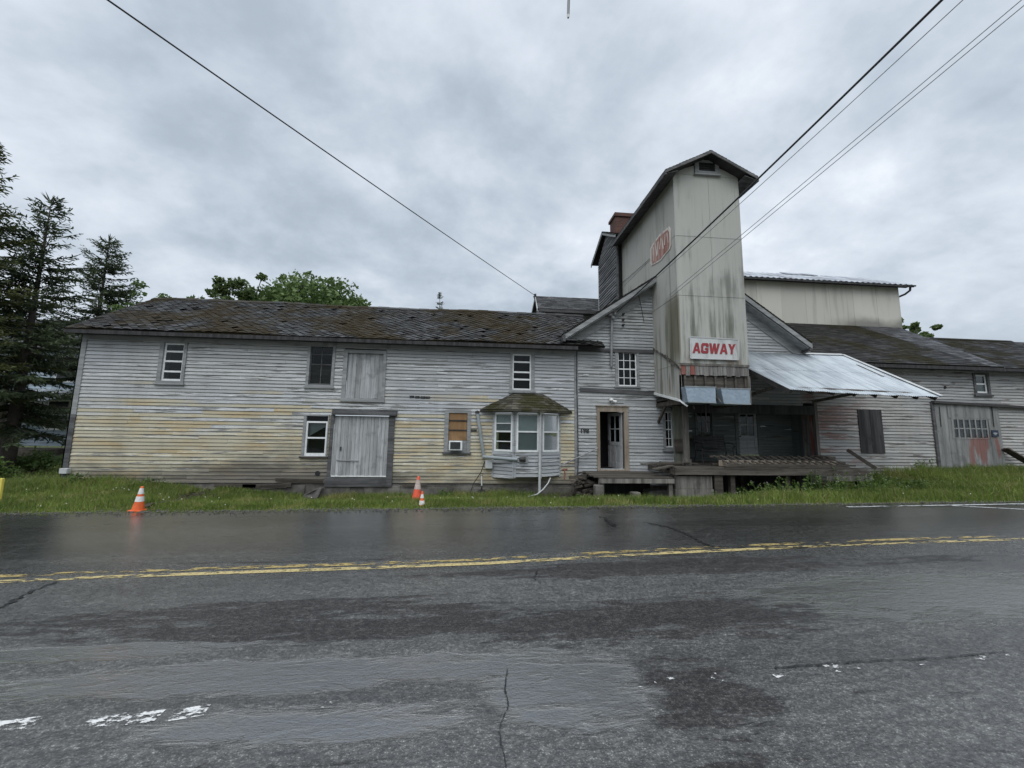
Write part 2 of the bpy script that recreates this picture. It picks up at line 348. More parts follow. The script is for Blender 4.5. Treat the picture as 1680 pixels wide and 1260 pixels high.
h = k.m('ADD', k.m('MULTIPLY', k.m('ADD', fine, g2), k.m('MULTIPLY', k.step(w, 0, 1, .42, .16), nf)), k.m('ADD', k.m('MULTIPLY', mid, k.step(w, 0, 1, .35, .2)), k.m('MULTIPLY', rip, k.step(w, 0, 1, .10, .55))))
h = k.m('SUBTRACT', h, k.m('MULTIPLY', w, .5))
M['asphalt'] = k.done(k.mix(k.m('MULTIPLY', w, .8), c, (.03,.03,.031)), rough, k.step(patch, 0, 1, 1.0, .35), normal=k.bump(h, .55, .02))
pb_ = [q for q in k.t.nodes if q.type == 'BSDF_PRINCIPLED'][0]; k.put(pb_.inputs['Coat Weight'], k.m('MAXIMUM', w, k.m('MULTIPLY', far, .22))); k.put(pb_.inputs['Coat Roughness'], k.step(w, 0, 1, .12, .04)); pb_.inputs['Coat IOR'].default_value = 2.8
k.t.links.new(pb_.inputs['Normal'].links[0].from_socket, pb_.inputs['Coat Normal'])
def worn(name, col, thr, sc=(5,16,5), lo=.5, off=(0,0,0)):
    k = NT(name); n = k.noise(sc, off, 6, .68); b = k.noise((.5,.5,.5), (off[0]+3,1,1), 3)
    a = k.step(k.m('ADD', k.m('MULTIPLY', n, .7), k.m('MULTIPLY', b, .5)), thr, thr+.05)
    c = k.mix(k.step(k.noise((30,30,30)), .4, .7), col, tuple(q*lo for q in col))
    M[name] = k.done(c, .45, .5, alpha=a); return M[name]
worn('line_yellow', (.55,.44,.20), .575); worn('line_yellow_faint', (.45,.34,.13), .60, off=(3,3,3)); worn('line_white', (.70,.70,.69), .635, (11,22,11), .85, (5,2,1)); worn('line_white_far', (.55,.56,.56), .55, off=(7,7,7))
plain('tar', (.014,.014,.015), .35, vary=.2)
k = NT('ground_soil'); n = k.noise((1.2,1.2,1.2), detail=6, rough=.65); n2 = k.noise((14,14,14), detail=4)
c = k.mix(k.step(n, .36, .62), (.055,.075,.018), (.085,.11,.028)); c = k.mix(k.step(n2, .45, .7), c, (.05,.042,.025))
M['ground_soil'] = k.done(c, .95, .2, normal=k.bump(n2, .8, .03))
def leaf(name, a, b, cc=None, rough=.55, sc=.6):
    k = NT(name); r = k.rnd; n = k.noise((sc,)*3, detail=4)
    c = k.mix(r, a, b)
    if name == 'grass_blade': c = k.mix(k.step(r, .86, .90), c, (.33,.28,.14)); c = k.mix(k.m('MULTIPLY', k.step(k.noise((2.6,2.6,2.6), (7,7,7), 3), .5, .62), .5), c, (.085,.15,.03))
    c = k.mix(k.step(n, .4, .65), k.mulc(c, (.72,.76,.72)), c)
    if cc: c = k.mix(k.step(k.noise((1.1,1.1,1.1), (4,4,4), 3), .55, .68), c, cc)
    p = k.n('ShaderNodeBsdfPrincipled'); k.put(p.inputs['Base Color'], c); p.inputs['Roughness'].default_value = rough; p.inputs['Specular IOR Level'].default_value = .3
    t = k.n('ShaderNodeBsdfTranslucent'); k.put(t.inputs[0], c); mx = k.n('ShaderNodeMixShader'); mx.inputs[0].default_value = .3
    k.t.links.new(p.outputs[0], mx.inputs[1]); k.t.links.new(t.outputs[0], mx.inputs[2]); k.t.links.new(mx.outputs[0], k.out.inputs[0]); M[name] = k.mat
leaf('grass_blade', (.15,.21,.040), (.28,.345,.085), (.28,.285,.10))
leaf('weed_leaf', (.085,.145,.035), (.18,.26,.07))
leaf('spruce_needle', (.036,.052,.030), (.095,.122,.062), rough=.6)
leaf('spruce_needle_olive', (.044,.056,.022), (.125,.14,.046), rough=.6)
leaf('broad_leaf', (.09,.15,.05), (.20,.28,.095), sc=.35)
leaf('broad_leaf_pale', (.10,.145,.055), (.19,.25,.095))
leaf('dead_leaf', (.075,.045,.022), (.14,.085,.04))
plain('bark', (.055,.045,.04), .9, vary=.4, sc=5)

# ------------------------------------------------------------------ terrain
def lerp_tab(tab, x):
    xs = np.array([a for a, b in tab]); ys = np.array([b for a, b in tab]); return np.interp(x, xs, ys)
ZW = [(-60,-.1),(-20,-.25),(-14,-.18),(-12.3,-.06),(-9.9,-.14),(-8.3,-.24),(-6.3,-.36),(-4.8,-.50),(-2.7,-.44),(-.4,-.43),(1.2,-.47),(3,-.58),(6.9,-.62),(8.9,-.56),(12.2,-.28),(13.5,-.06),(14.2,.08),(17.1,.38),(19.5,.46),(26,.6),(60,1.0)]
def roadz(x): return .015*np.clip(x, -60, 60)
def yedge(x): return 8.97-.03*np.clip(x, -60, 60)
def hz(x, y):
    x = np.asarray(x, float); y = np.asarray(y, float)
    e = yedge(x); t = np.clip((y-e)/(12.7-e), 0, 1); t = t*t*(3-2*t)
    z = roadz(x)-.025 + (lerp_tab(ZW, x)-roadz(x)+.025)*t
    return z + np.where(y > e, .03*np.sin(x*1.7+y*2.1)*np.clip((y-e)/.8, 0, 1), 0)
def gw(px, py, Y=12.65):
    p = ghit(px, py); return p if p.y < Y else atY(px, py, Y)
def ghit(px, py):
    d = ray(px, py); lo = 3.0
    for i in range(4000):
        t = lo+i*.01; p = Vector((0,0,CZ))+d*t
        if p.z <= float(hz(p.x, p.y)): return p
    return Vector((0,0,CZ))+d*30
xs = np.concatenate([np.array([-900,-500,-250,-120,-70]), np.arange(-45, 45.1, .5), np.array([70,120,250,500,900])])
ys = np.concatenate([np.array([-900,-400,-150,-60,-20,0,4]), np.arange(7, 14.6, .25), np.array([16,18,22,28,40,70,150,400,900])])
X, Yg = np.meshgrid(xs, ys); Z = hz(X, Yg)
Z = np.where(Yg < yedge(X)-.2, roadz(X)-.06, Z)
mb = MB(); mb.v = list(zip(X.ravel(), Yg.ravel(), Z.ravel())); nx = len(xs)
mb.f = [(j*nx+i, j*nx+i+1, (j+1)*nx+i+1, (j+1)*nx+i) for j in range(len(ys)-1) for i in range(nx-1)]; mb.r = [.5]*len(mb.f)
tag(mb.build('ground', M['ground_soil'], smooth=True), kind='structure')
mb = MB(); rx = np.arange(-60, 60.1, .2); ry = [-12, -4, 0, 2, 4, 6, 8, 1e9]
for i in range(len(rx)-1):
    for j in range(len(ry)-1):
        q = []
        for a, b in ((i,j),(i+1,j),(i+1,j+1),(i,j+1)):
            x = rx[a]; y = min(ry[b], float(yedge(x))+.05*math.sin(x*2.3)+.04*math.sin(x*5.1+1)+.05*math.sin(x*11.7)*math.sin(x*.9)); q.append((x, y, float(roadz(x))+.004-(.02 if ry[b] > 1e8 else 0)))
        mb.face(q)
tag(mb.build('road', M['asphalt']), kind='structure')
def ribbon(pts, w, name, mat, dz=.008, seg=40, jit=0):
    mb = MB(); P = []
    for a, b in zip(pts[:-1], pts[1:]):
        for t in range(seg): P.append(a+(b-a)*(t/seg))
    P.append(pts[-1]); L = []
    for i, p in enumerate(P):
        d = P[min(i+1, len(P)-1)]-P[max(0, i-1)]; s = Vector((-d.y, d.x, 0)).normalized(); ww = w*(1+random.uniform(-jit, jit))/2; q = p+s*random.uniform(-jit, jit)*w*.8
        L.append((q+s*ww, q-s*ww))
    for (a, b), (c, d) in zip(L[:-1], L[1:]):
        mb.face([(v.x, v.y, float(roadz(v.x))+dz) for v in (a, b, d, c)][::-1])
    return tag(mb.build(name, mat), kind='structure')
def onroad(px, py):
    p = atZ(px, py, 0)
    for _ in range(6): p = atZ(px, py, float(roadz(p.x)))
    return p
cl = [(-300,975),(0,955),(160,948),(590,933),(800,925),(1050,910),(1400,894),(1680,885),(2100,873)]
ribbon([onroad(*p) for p in cl], .10, 'road_line_yellow', M['line_yellow'])
cl2 = [(-300,965),(0,946),(160,939.5),(590,926),(800,918.5),(1050,904),(1400,888),(1680,879),(2100,867)]
ribbon([onroad(*p) for p in cl2], .10, 'road_line_yellow', M['line_yellow_faint'])
for seg_ in ([(-20,1194),(62,1187)],[(138,1186),(215,1180)],[(216,1181),(262,1176)],[(282,1176),(340,1166)],[(522,1161),(556,1157)],[(562,1151),(588,1149)],[(784,1138),(806,1136)],[(850,1138),(876,1131)],[(884,1131),(908,1129)],[(1038,1127),(1058,1120)],[(1076,1124),(1114,1119)],[(1166,1115),(1182,1113)],[(1266,1108),(1290,1104)],[(1338,1099),(1452,1091)],[(1496,1080),(1520,1092)],[(1594,1080),(1616,1078)],[(1650,1076),(1668,1081)]):
    ribbon([onroad(*p) for p in seg_], .105, 'road_line_white', M['line_white'])
ribbon([onroad(*p) for p in [(1390,832),(1540,829.5),(1680,827),(1900,823)]], .10, 'road_line_white', M['line_white_far'])
ribbon([onroad(*p) for p in [(1550,829.5),(1620,833),(1700,837)]], .09, 'road_line_white', M['line_white_far'])
def crack(px, w=.035, name='road_crack', mat='tar', jit=.5): return ribbon([onroad(*p) for p in px], w, name, M[mat], .012, 14, jit)
crack([(1058,857),(1100,866),(1128,878),(1150,891),(1172,898)], .045, jit=.8)
crack([(1172,898),(1300,900),(1400,893),(1520,888)], .02, jit=.9)
crack([(0,999),(50,972),(96,954)], .035, jit=.8); crack([(985,848),(1000,856),(1012,866)], .07, jit=.9)
crack([(832,1100),(828,1130),(834,1160),(818,1200),(826,1240),(830,1262)], .006, jit=.9)
crack([(1270,1098),(1330,1093),(1400,1088),(1560,1080),(1650,1070)], .010, jit=.9)
crack([(882,935),(876,950),(890,960)], .010, jit=.9); crack([(230,926),(520,922),(690,917)], .010, jit=.9)

# ------------------------------------------------------------------ clapboard walls
def clap(mb, O, U, Nn, u0, u1, z0, z1, pitch=.112, holes=(), ulim=None, lip=.020, wob=.009, maxlen=4.2, damage=0):
    """boards on the vertical plane through O (x,y); U along, Nn outward. holes: (ua,ub,za,zb)."""
    U = Vector((*U, 0)); Nn = Vector((*Nn, 0)); O = Vector((*O, 0))
    nrow = int(math.ceil((z1-z0)/pitch))
    for r in range(nrow):
        za = z0+r*pitch; zb = min(za+pitch*1.04, z1); zm = (za+zb)/2
        a, b = (u0, u1) if ulim is None else ulim(zm)
        if b-a < .05: continue
        segs = [(a, b)]
        for ha, hb, hza, hzb in holes:
            if hza < zm < hzb:
                ns = []
                for s, e in segs:
                    if hb <= s or ha >= e: ns.append((s, e)); continue
                    if ha > s: ns.append((s, ha))
                    if hb < e: ns.append((hb, e))
                segs = ns
        for s, e in segs:
            u = s
            while u < e-1e-4:
                L = random.uniform(1.6, maxlen); v = min(e, u+L)
                if e-v < .5: v = e
                w0, w1 = random.uniform(-wob, wob), random.uniform(-wob, wob); l0 = lip*random.uniform(.75, 1.3); l1 = lip*random.uniform(.75, 1.3); rr = random.random()
                g = .0015
                P = lambda uu, zz, nn: O+U*uu+Nn*nn+Vector((0,0,zz))
                A, B = P(u+g, za+w0, l0*.80), P(v-g, za+w1, l1*.80); C, D = P(v-g, zb, .001), P(u+g, zb, .001); E_, F_ = P(u+g, za+w0+.001, -.004), P(v-g, za+w1+.001, -.004)
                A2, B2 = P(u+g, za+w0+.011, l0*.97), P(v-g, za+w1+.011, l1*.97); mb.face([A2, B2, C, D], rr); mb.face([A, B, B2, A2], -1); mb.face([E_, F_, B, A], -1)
                u = v

def window(parent, cas, sash, Y=13.0, cols=1, rows=(.5,), kind='double', casing=M['trim_paint'], white=M['white_paint'], sillw=.05, back='interior', backs=None, bar=.045, mid=True, name='window', rec=.05, hang=None, nosash=False, sillmat=None):
    """cas / sash = (x0,x1,z0,z1). A cased window with its own sill, sash bars and pane."""
    cx0, cx1, cz0, cz1 = cas; x0, x1, z0, z1 = sash; fy = Y-.045
    m = MB()
    m.box(cx0, x0, fy, Y+.02, cz0, cz1); m.box(x1, cx1, fy, Y+.02, cz0, cz1)
    m.box(x0, x1, fy+.003, Y+.02, z1, cz1); m.box(x0, x1, fy+.003, Y+.02, cz0, z0)
    m.box(x0-.02, x0, Y+.02, Y+.3, z0, z1); m.box(x1, x1+.02, Y+.02, Y+.3, z0, z1); m.box(x0-.02, x1+.02, Y+.02, Y+.3, z1, z1+.02); m.box(x0-.02, x1+.02, Y+.02, Y+.3, z0-.02, z0)
    w = m.build(name, casing, parent)
    s = MB(); s.box(cx0-.04, cx1+.04, Y-.085, Y-.002, cz0-sillw, cz0-.001); s.build('sill', sillmat or casing, w)
    sy = Y-.04+rec
    if not nosash:
        m = MB(); b = bar
        m.box(x0, x0+b, sy, sy+.035, z0, z1); m.box(x1-b, x1, sy, sy+.035, z0, z1); m.box(x0+b, x1-b, sy+.002, sy+.035, z0, z0+b*1.3); m.box(x0+b, x1-b, sy+.002, sy+.035, z1-b, z1)
        for f in rows:
            zz = z0+(z1-z0)*f; hh = b*.55 if f == rows[0] or not mid else b*.28
            m.box(x0+b, x1-b, sy+.004, sy+.03, zz-hh, zz+hh)
        for c in range(1, cols):
            xx = x0+(x1-x0)*c/cols; m.box(xx-.012, xx+.012, sy+.006, sy+.028, z0+b, z1-b)
        m.build('sash', white, w)
    m = MB(); m.box(x0+.002, x1-.002, sy+.014, sy+.018, z0+.002, z1-.002); m.build('pane', M['glass'], w)
    m = MB(); m.box(x0-.01, x1+.01, Y+.28, Y+.295, z0-.01, z1+.01); m.build('dark_room', M['interior'], w)
    for nm, mt, (f0, f1) in (backs or ()):
        m = MB(); m.box(x0+.01, x1-.01, sy+.06, sy+.066, z0+(z1-z0)*f0, z0+(z1-z0)*f1); m.build(nm, M[mt], w)
    return w
def hole(c, pad=.02): return (c[0]+pad, c[1]-pad, c[2]+pad, c[3]-pad)

# ------------------------------------------------------------------ roofs
def tiles(mb, P0, U, V, w, length, a=.13, b=.118, lift=.024, clip=None, jit=.35):
    """diamond slates: P0 = eave left corner; U along the eave, V up the slope."""
    U = Vector(U).normalized(); V = Vector(V).normalized(); Nn = U.cross(V).normalized(); P0 = Vector(P0)
    J = int(length/b)+1; I = int(w/(2*a))+2
    for j in range(J):
        for i in range(-1, I):
            u = i*2*a+(j % 2)*a; v = j*b
            if u < -a*.2 or u > w+a*.2 or v > length: continue
            if random.random() < .012: continue
            l = lift*random.uniform(1-jit, 1+jit)*(2.2 if random.random() < .03 else 1); k1 = random.uniform(-1, 1)*.005; rr = random.random()
            q = [(0, -b, l), (a, 0, l*.5+k1), (0, b, 0), (-a, 0, l*.5-k1)]
            W = [P0+U*min(max(u+x, 0), w)+V*max(0, min(v+y, length))+Nn*z for x, y, z in q]; mb.face(W, rr)
            D0, D1, D2 = W[3]-Nn*.012, W[0]-Nn*.026, W[1]-Nn*.012; mb.face([D0, D1, W[0], W[3]], 0); mb.face([D1, D2, W[1], W[0]], 0)
def courses(mb, P0, U, V, w, length, h=.14, tw=.3, lift=.012, ufun=None):
    U = Vector(U).normalized(); V = Vector(V).normalized(); Nn = U.cross(V).normalized(); P0 = Vector(P0)
    for j in range(int(math.ceil(length/h))):
        v0, v1 = j*h, min(length, (j+1)*h*1.0+.002); a, b = (0, w) if ufun is None else ufun((v0+v1)/2); u = a-random.random()*tw
        while u < b:
            e = u+tw*random.uniform(.85, 1.15); s0, e0 = max(a, u), min(b, e); u = e
            if e0-s0 < .01: continue
            l = lift*random.uniform(.6, 1.5); rr = random.random(); d = random.uniform(-.008, .004)
            A, B, C, D = P0+U*s0+V*(v0+d)+Nn*l, P0+U*e0+V*(v0+d)+Nn*l, P0+U*e0+V*v1, P0+U*s0+V*v1
            mb.face([A, B, C, D], rr); mb.face([P0+U*s0+V*(v0+d)-Nn*.004, P0+U*e0+V*(v0+d)-Nn*.004, B, A], rr*.4)
def deck(mb, P0, U, V, w, length, t=.05):
    U = Vector(U).normalized()*w; V = Vector(V).normalized()*length; Nn = U.cross(V).normalized(); P0 = Vector(P0)-Nn*.006
    mb.prism([P0, P0+U, P0+U+V, P0+V], -Nn*t)

# ================================================================== LONG WING
WY = 13.0
XL = -12.42; XJ = 3.36                      # left corner, joint with the gabled house
ZE = 4.58                                    # eave
wing = thing('wooden_wing', (XL, WY, 0), 'long two-storey clapboard wing with yellowed lower wall and mossy slate roof', 'building')
W1 = rc(261,558.6,306,629,WY); W1s = rc(267.5,563,301,625,WY)
W2 = rc(504,565,549.5,635,WY); W2s = rc(508.5,567.5,545.3,631.5,WY)
D1 = rc(562.5,574.5,633,657,WY); D1s = rc(569,580,628,654,WY)
W3 = rc(497,680,539,749,WY); W3s = rc(501.4,682.5,537,748,WY)
D2 = rc(540,673,645,798,WY); D2s = rc(546.5,681.5,636.5,782,WY)
W4 = rc(729,673,772,742,WY); W4s = rc(735.7,677.5,766.3,740.5,WY)
W5 = rc(836.7,577,877,642.5,WY); W5s = rc(840.5,581,871.5,640.5,WY)
BZ0, BZ1 = atY(865,783,12.55).z, atY(865,673.5,12.55).z
bx0, bx1, bx2, bx3 = atY(808,730,13).x, atY(844,730,12.55).x, atY(886,730,12.55).x, atY(918.8,730,13).x
HOLE = atY(521.4,776.4,WY)
holes = [hole(q) for q in (W1,W2,D1,W3,D2,W4,W5)]+[(bx0+.05,bx3-.05,BZ0+.05,BZ1-.05)]
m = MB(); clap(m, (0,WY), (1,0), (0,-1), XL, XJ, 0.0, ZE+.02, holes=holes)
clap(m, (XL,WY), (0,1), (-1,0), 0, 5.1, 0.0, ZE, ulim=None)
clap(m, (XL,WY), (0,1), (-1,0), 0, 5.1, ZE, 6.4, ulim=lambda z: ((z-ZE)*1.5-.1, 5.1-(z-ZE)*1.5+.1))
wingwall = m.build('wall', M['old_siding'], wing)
m = MB()                                     # loose and fallen boards along the sill
for (pa, pb, w) in (((428,800),(478,795),.13),((398,797),(470,798),.10),((452,787),(530,789),.09),((352,796),(420,797),.11),((660,797),(700,795),.07)):
    a, b = atY(*pa,12.93), atY(*pb,12.93); m = MB(); m.bar(a, b, .025, w, r=random.random()); m.build('loose_board', M['weathered_wood'], wing)
m = MB(); m.box(XL+.02, XJ, WY+.02, WY+.3, -.9, -.005); m.box(XL+.02, XL+.3, WY+.3, 18.1, -.9, -.005)
for i in range(9):
    x = -9+i*1.37+random.uniform(-.2,.2); m.box(x, x+random.uniform(.8,1.5), WY-.012-.003*i, WY+.02, -.9, -.03-random.random()*.12)
m.build('foundation', M['concrete'], wing, bevel=.01)
m = MB(); m.box(-3.0, -.9, WY-.06, WY+.01, -.8, -.17); m.build('plinth_slab', M['concrete'], wing)
# corner boards, frieze, fascia
m = MB(); m.box(XL-.03, XL+.14, WY-.035, WY-.002, 2.05, ZE-.02); m.box(XL-.03, XL-.002, WY-.035, WY+.14, 2.05, ZE-.02); m.build('corner_board', M['trim_paint'], wing)
m = MB(); m.box(XL-.034, XL+.145, WY-.04, WY-.002, .14, 2.05); m.box(XL-.034, XL-.002, WY-.04, WY+.14, .14, 2.05); m.build('corner_board', M['trim_dark'], wing)
m = MB(); c = atY(107,773,12.93); m.box(c.x-.1, c.x+.12, 12.85, 12.98, c.z-.07, c.z+.09); m.build('corner_cap', M['white_pvc'], wing, bevel=.012)
RP0 = Vector((-12.62, 12.58, 4.66)); RV = Vector((0, 3.02, 1.98)); RL = RV.length; RW = 3.42+12.62
m = MB(); tiles(m, RP0, (1,0,0), RV, 16.9, RL); roof = m
deck(roof, RP0, (1,0,0), RV, 16.9, RL, .05)
roof.r[-6:] = [.1]*6
BP0 = RP0+RV; roof.prism([BP0, BP0+Vector((16.9,0,0)), Vector((RP0.x+16.9, 18.62, 4.66)), Vector((RP0.x, 18.62, 4.66))], (0,0,-.05), .1)
wr = roof.build('roof', M['slate_mossy'], wing)
def sag(o):
    for v in o.data.vertices: v.co.z += .022*math.sin(v.co.x*.62+1)+.012*math.sin(v.co.x*1.7+2)
sag(wr)
m = MB()
for i in range(42):
    x = RP0.x+i*.404; z = RP0.z+RV.z
    m.prism([(x, 15.46, z-.055), (x+.41, 15.46, z-.055), (x+.41, 15.6, z+.045+.01*(i % 2)), (x, 15.6, z+.045+.01*(i % 2))], (0,0,-.02), random.random()); m.prism([(x, 15.6, z+.045+.01*(i % 2)), (x+.41, 15.6, z+.045+.01*(i % 2)), (x+.41, 15.76, z-.055), (x, 15.76, z-.055)], (0,0,-.02), random.random())
sag(m.build('ridge_cap', M['slate_mossy'], wr))
m = MB(); m.box(-12.6, XJ-.02, 12.585, 12.615, 4.51, 4.625); m.box(-12.6, XJ-.02, 12.616, WY-.001, 4.555, 4.575); m.build('fascia', M['dark_board'], wing)  # near-black fascia colour stands in for the shadow line under the eave
m = MB(); m.box(XL+.1, XJ-.02, WY-.04, WY-.018, 4.40, 4.55); m.build('frieze_board', M['trim_paint'], wing)
m = MB(); m.bar((-12.6,12.6,4.6), (-12.6,15.6,6.56), .03, .12); m.bar((-12.6,15.6,6.56), (-12.6,18.6,4.6), .03, .12); m.build('rake_board', M['dark_board'], wing)
# windows
w = window(wing, W1, W1s, rows=(.52,.25,.78), mid=False, bar=.05)
w = window(wing, W2, W2s, rows=(.52,.78), cols=2, white=M['trim_dark'], backs=(('board_panel','weathered_wood',(0,.5)),), bar=.035)
w = window(wing, W5, W5s, rows=(.30,.50,.78), mid=False, bar=.05)
sx0, sx1, sz0, sz1 = W3s; top = atY(519,691,WY).z
w = window(wing, W3, W3s, rows=(), nosash=True, casing=M['trim_paint'], sillmat=M['weathered_wood'])
m = MB(); b = .055; y0 = 12.985
m.box(sx0, sx0+b, y0, y0+.04, sz0, top); m.box(sx1-b, sx1, y0, y0+.04, sz0, top); m.box(sx0+b, sx1-b, y0+.002, y0+.04, sz0, sz0+.09); m.box(sx0+b, sx1-b, y0+.002, y0+.04, top-b, top); zz = (sz0+top)/2+.02; m.box(sx0+b, sx1-b, y0+.004, y0+.04, zz-.025, zz+.025)
m.build('sash', M['white_paint'], w)
m = MB(); m.prism([(sx0+.05, 13.12, zz+.05), (sx1-.02, 13.12, zz+.42), (sx1-.02, 13.12, top), (sx0+.05, 13.12, top)], (0,.01,0)); m.build('blind', M['blind_dim'], w)
# loft door and sliding door
def plank_panel(mb, x0, x1, y, z0, z1, n, t=.03):
    e = [x0+(x1-x0)*i/n+(random.uniform(-.012,.012) if 0 < i < n else 0) for i in range(n+1)]
    for a, b in zip(e[:-1], e[1:]):
        mb.box(a+.003, b-.003, y+random.uniform(0,.006), y+t, z0+random.uniform(0,.015), z1, random.random())
    mb.box(x0, x1, y+t, y+t+.02, z0, z1, 0)
m = MB(); x0,x1,z0,z1 = D1s; cx0,cx1,cz0,cz1 = D1; fy = 12.95
m.box(cx0,x0,fy,13.02,cz0,cz1); m.box(x1,cx1,fy,13.02,cz0,cz1); m.box(x0,x1,fy+.003,13.02,z1,cz1); m.box(x0,x1,fy+.003,13.02,cz0,z0); m.box(cx0-.03,cx1+.03,12.93,12.949,cz0-.05,cz0+.02)
d = m.build('door_frame', M['trim_paint'], wing)
m = MB(); plank_panel(m, x0, x1, 13.03, z0, z1, 8); m.build('loft_door', M['grey_plank'], wing)
m = MB(); x0,x1,z0,z1 = D2s; cx0,cx1,cz0,cz1 = D2; hz1 = atY(592,673,WY).z
m.box(cx0,x0,12.94,13.02,cz0+.28,z1); m.box(x1,cx1+.02,12.94,13.02,cz0+.28,z1); m.box(cx0-.05,cx1+.02,12.93,13.02,cz0,cz0+.278)
m.build('door_frame', M['trim_dark'], wing); 
m = MB(); m.box(cx0+.05,cx1+.08,12.88,13.0,z1+.002,hz1+.03); m.bar((cx0+.05,12.86,z1+.03),(cx1+.08,12.86,z1+.03),.02,.05); m.build('door_track', M['trim_dark'], wing)
sd = MB(); plank_panel(sd, x0, x1, 12.972, z0+.03, z1-.02, 15); sdo = sd.build('sliding_door', M['grey_plank'], wing)
m = MB(); m.box(x0,x1,12.955,12.97,z0,z0+.035); m.box(x0-.012,x0+.012,12.955,12.97,z0+.035,z1-.3); m.build('edge_strip', M['white_paint'], sdo)
m = MB(); q = atY(559,736,12.96); m.box(q.x-.02,q.x+.02,12.945,12.97,q.z-.06,q.z+.06); m.build('handle', M['iron'], sdo)
m = MB(); a = atY(552,755,12.96); b = atY(588,756.5,12.96); m.bar(a,b,.02,.035); m.build('latch_bar', M['conduit'], sdo)
m = MB(); m.tube([HOLE+Vector((0,-.035,0)), HOLE+Vector((0,.12,0))], .075, 20); m.build('vent_hole', M['interior'], wing)
m = MB()
for pa in ((672,650.5),(681,651),(690,651.5),(698,651.8)):
    p = atY(*pa,12.975); m.box(p.x, p.x+.15, 12.965, 12.985, p.z-.035+random.uniform(-.01,.01), p.z+.03)
m.build('nameplate_remnant', M['dark_board'], wing)
m = MB(); p = atY(777,706,12.97); m.box(p.x-.10,p.x+.10,12.955,12.985,p.z-.03,p.z+.035); m.build('nail_plate', M['dark_board'], wing)
# window with plywood and air conditioner
w = window(wing, W4, W4s, rows=(), nosash=True, sillmat=M['trim_dark'], rec=.06, casing=M['trim_paint'])
x0,x1,z0,z1 = W4s; m = MB(); m.box(x0+.005,x1-.005,13.0,13.012,z0+.36,z1-.005); m.build('plywood_panel', M['plywood'], w)
m = MB()
for f in (.80,.55): m.box(x0,x1,12.975,12.998,z0+(z1-z0)*f-.02,z0+(z1-z0)*f+.02)
m.build('rail', M['dark_board'], w)
m = MB(); m.box(x0+.005,x1-.005,13.004,13.014,z0,z0+.355); m.build('filler_panel', M['trim_paint'], w)
for ch in w.children:
    if ch.name.startswith('pane'): bpy.data.objects.remove(ch)
ax0,ax1,az0,az1 = rc(736.4,723.6,758.3,739,12.72)
ac = thing('air_conditioner', ((ax0+ax1)/2, 12.7, az0), 'white window air conditioner with dark grille below brown plywood', 'air conditioner')
m = MB(); m.box(ax0,ax1,12.72,13.0,az0,az1); m.build('case', M['white_paint'], ac, bevel=.012)
m = MB(); m.box(ax0+.045,ax1-.06,12.708,12.719,az0+.045,az1-.03)
for i in range(9):
    z = az0+.05+i*(az1-az0-.09)/9; m.box(ax0+.045,ax1-.06,12.70,12.7075,z,z+.008)
m.build('grille', M['grill'], ac)
# bay window
bay = MB(); prof = [(bx0,13.0),(bx1,12.55),(bx2,12.55),(bx3,13.0)]
for (a, b), (z0q, nm) in zip(zip(prof[:-1], prof[1:]), ((BZ0-.02,'l'),(BZ0,'c'),(BZ0,'r'))):
    d = Vector((b[0]-a[0], b[1]-a[1])); L = d.length; d.normalize(); n = (d.y, -d.x)
    wz0, wz1 = atY(865,741.5,12.55).z, atY(865,678,12.55).z
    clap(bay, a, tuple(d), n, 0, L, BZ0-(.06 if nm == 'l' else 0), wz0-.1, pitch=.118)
    o = Vector((*a,0)); u = Vector((*d,0)); nn = Vector((*n,0))
    def pl(u0,u1,z0,z1,t0,t1): bay.prism([o+u*u0+nn*t0+Vector((0,0,z0)), o+u*u1+nn*t0+Vector((0,0,z0)), o+u*u1+nn*t0+Vector((0,0,z1)), o+u*u0+nn*t0+Vector((0,0,z1))], nn*(t1-t0), .6)
    pl(0,.10,wz0-.09,BZ1,.0,.024); pl(L-.10,L,wz0-.09,BZ1,.0,.024); pl(.10,L-.10,wz1+.01,BZ1,.0,.022); pl(0,L,wz0-.10,wz0-.01,.002,.03)
    pl(0,.055,BZ0-.03,wz0-.10,.0,.028); pl(L-.055,L,BZ0-.03,wz0-.10,.0,.028)
bay.prism([(bx0,13.0,BZ0+.02),(bx1,12.55,BZ0+.02),(bx2,12.55,BZ0+.02),(bx3,13.0,BZ0+.02)], (0,0,.05)); bay.prism([(bx0,13.0,BZ1-.05),(bx1,12.55,BZ1-.05),(bx2,12.55,BZ1-.05),(bx3,13.0,BZ1-.05)], (0,0,.05))
bayo = bay.build('bay_window', M['gable_siding'], wing)
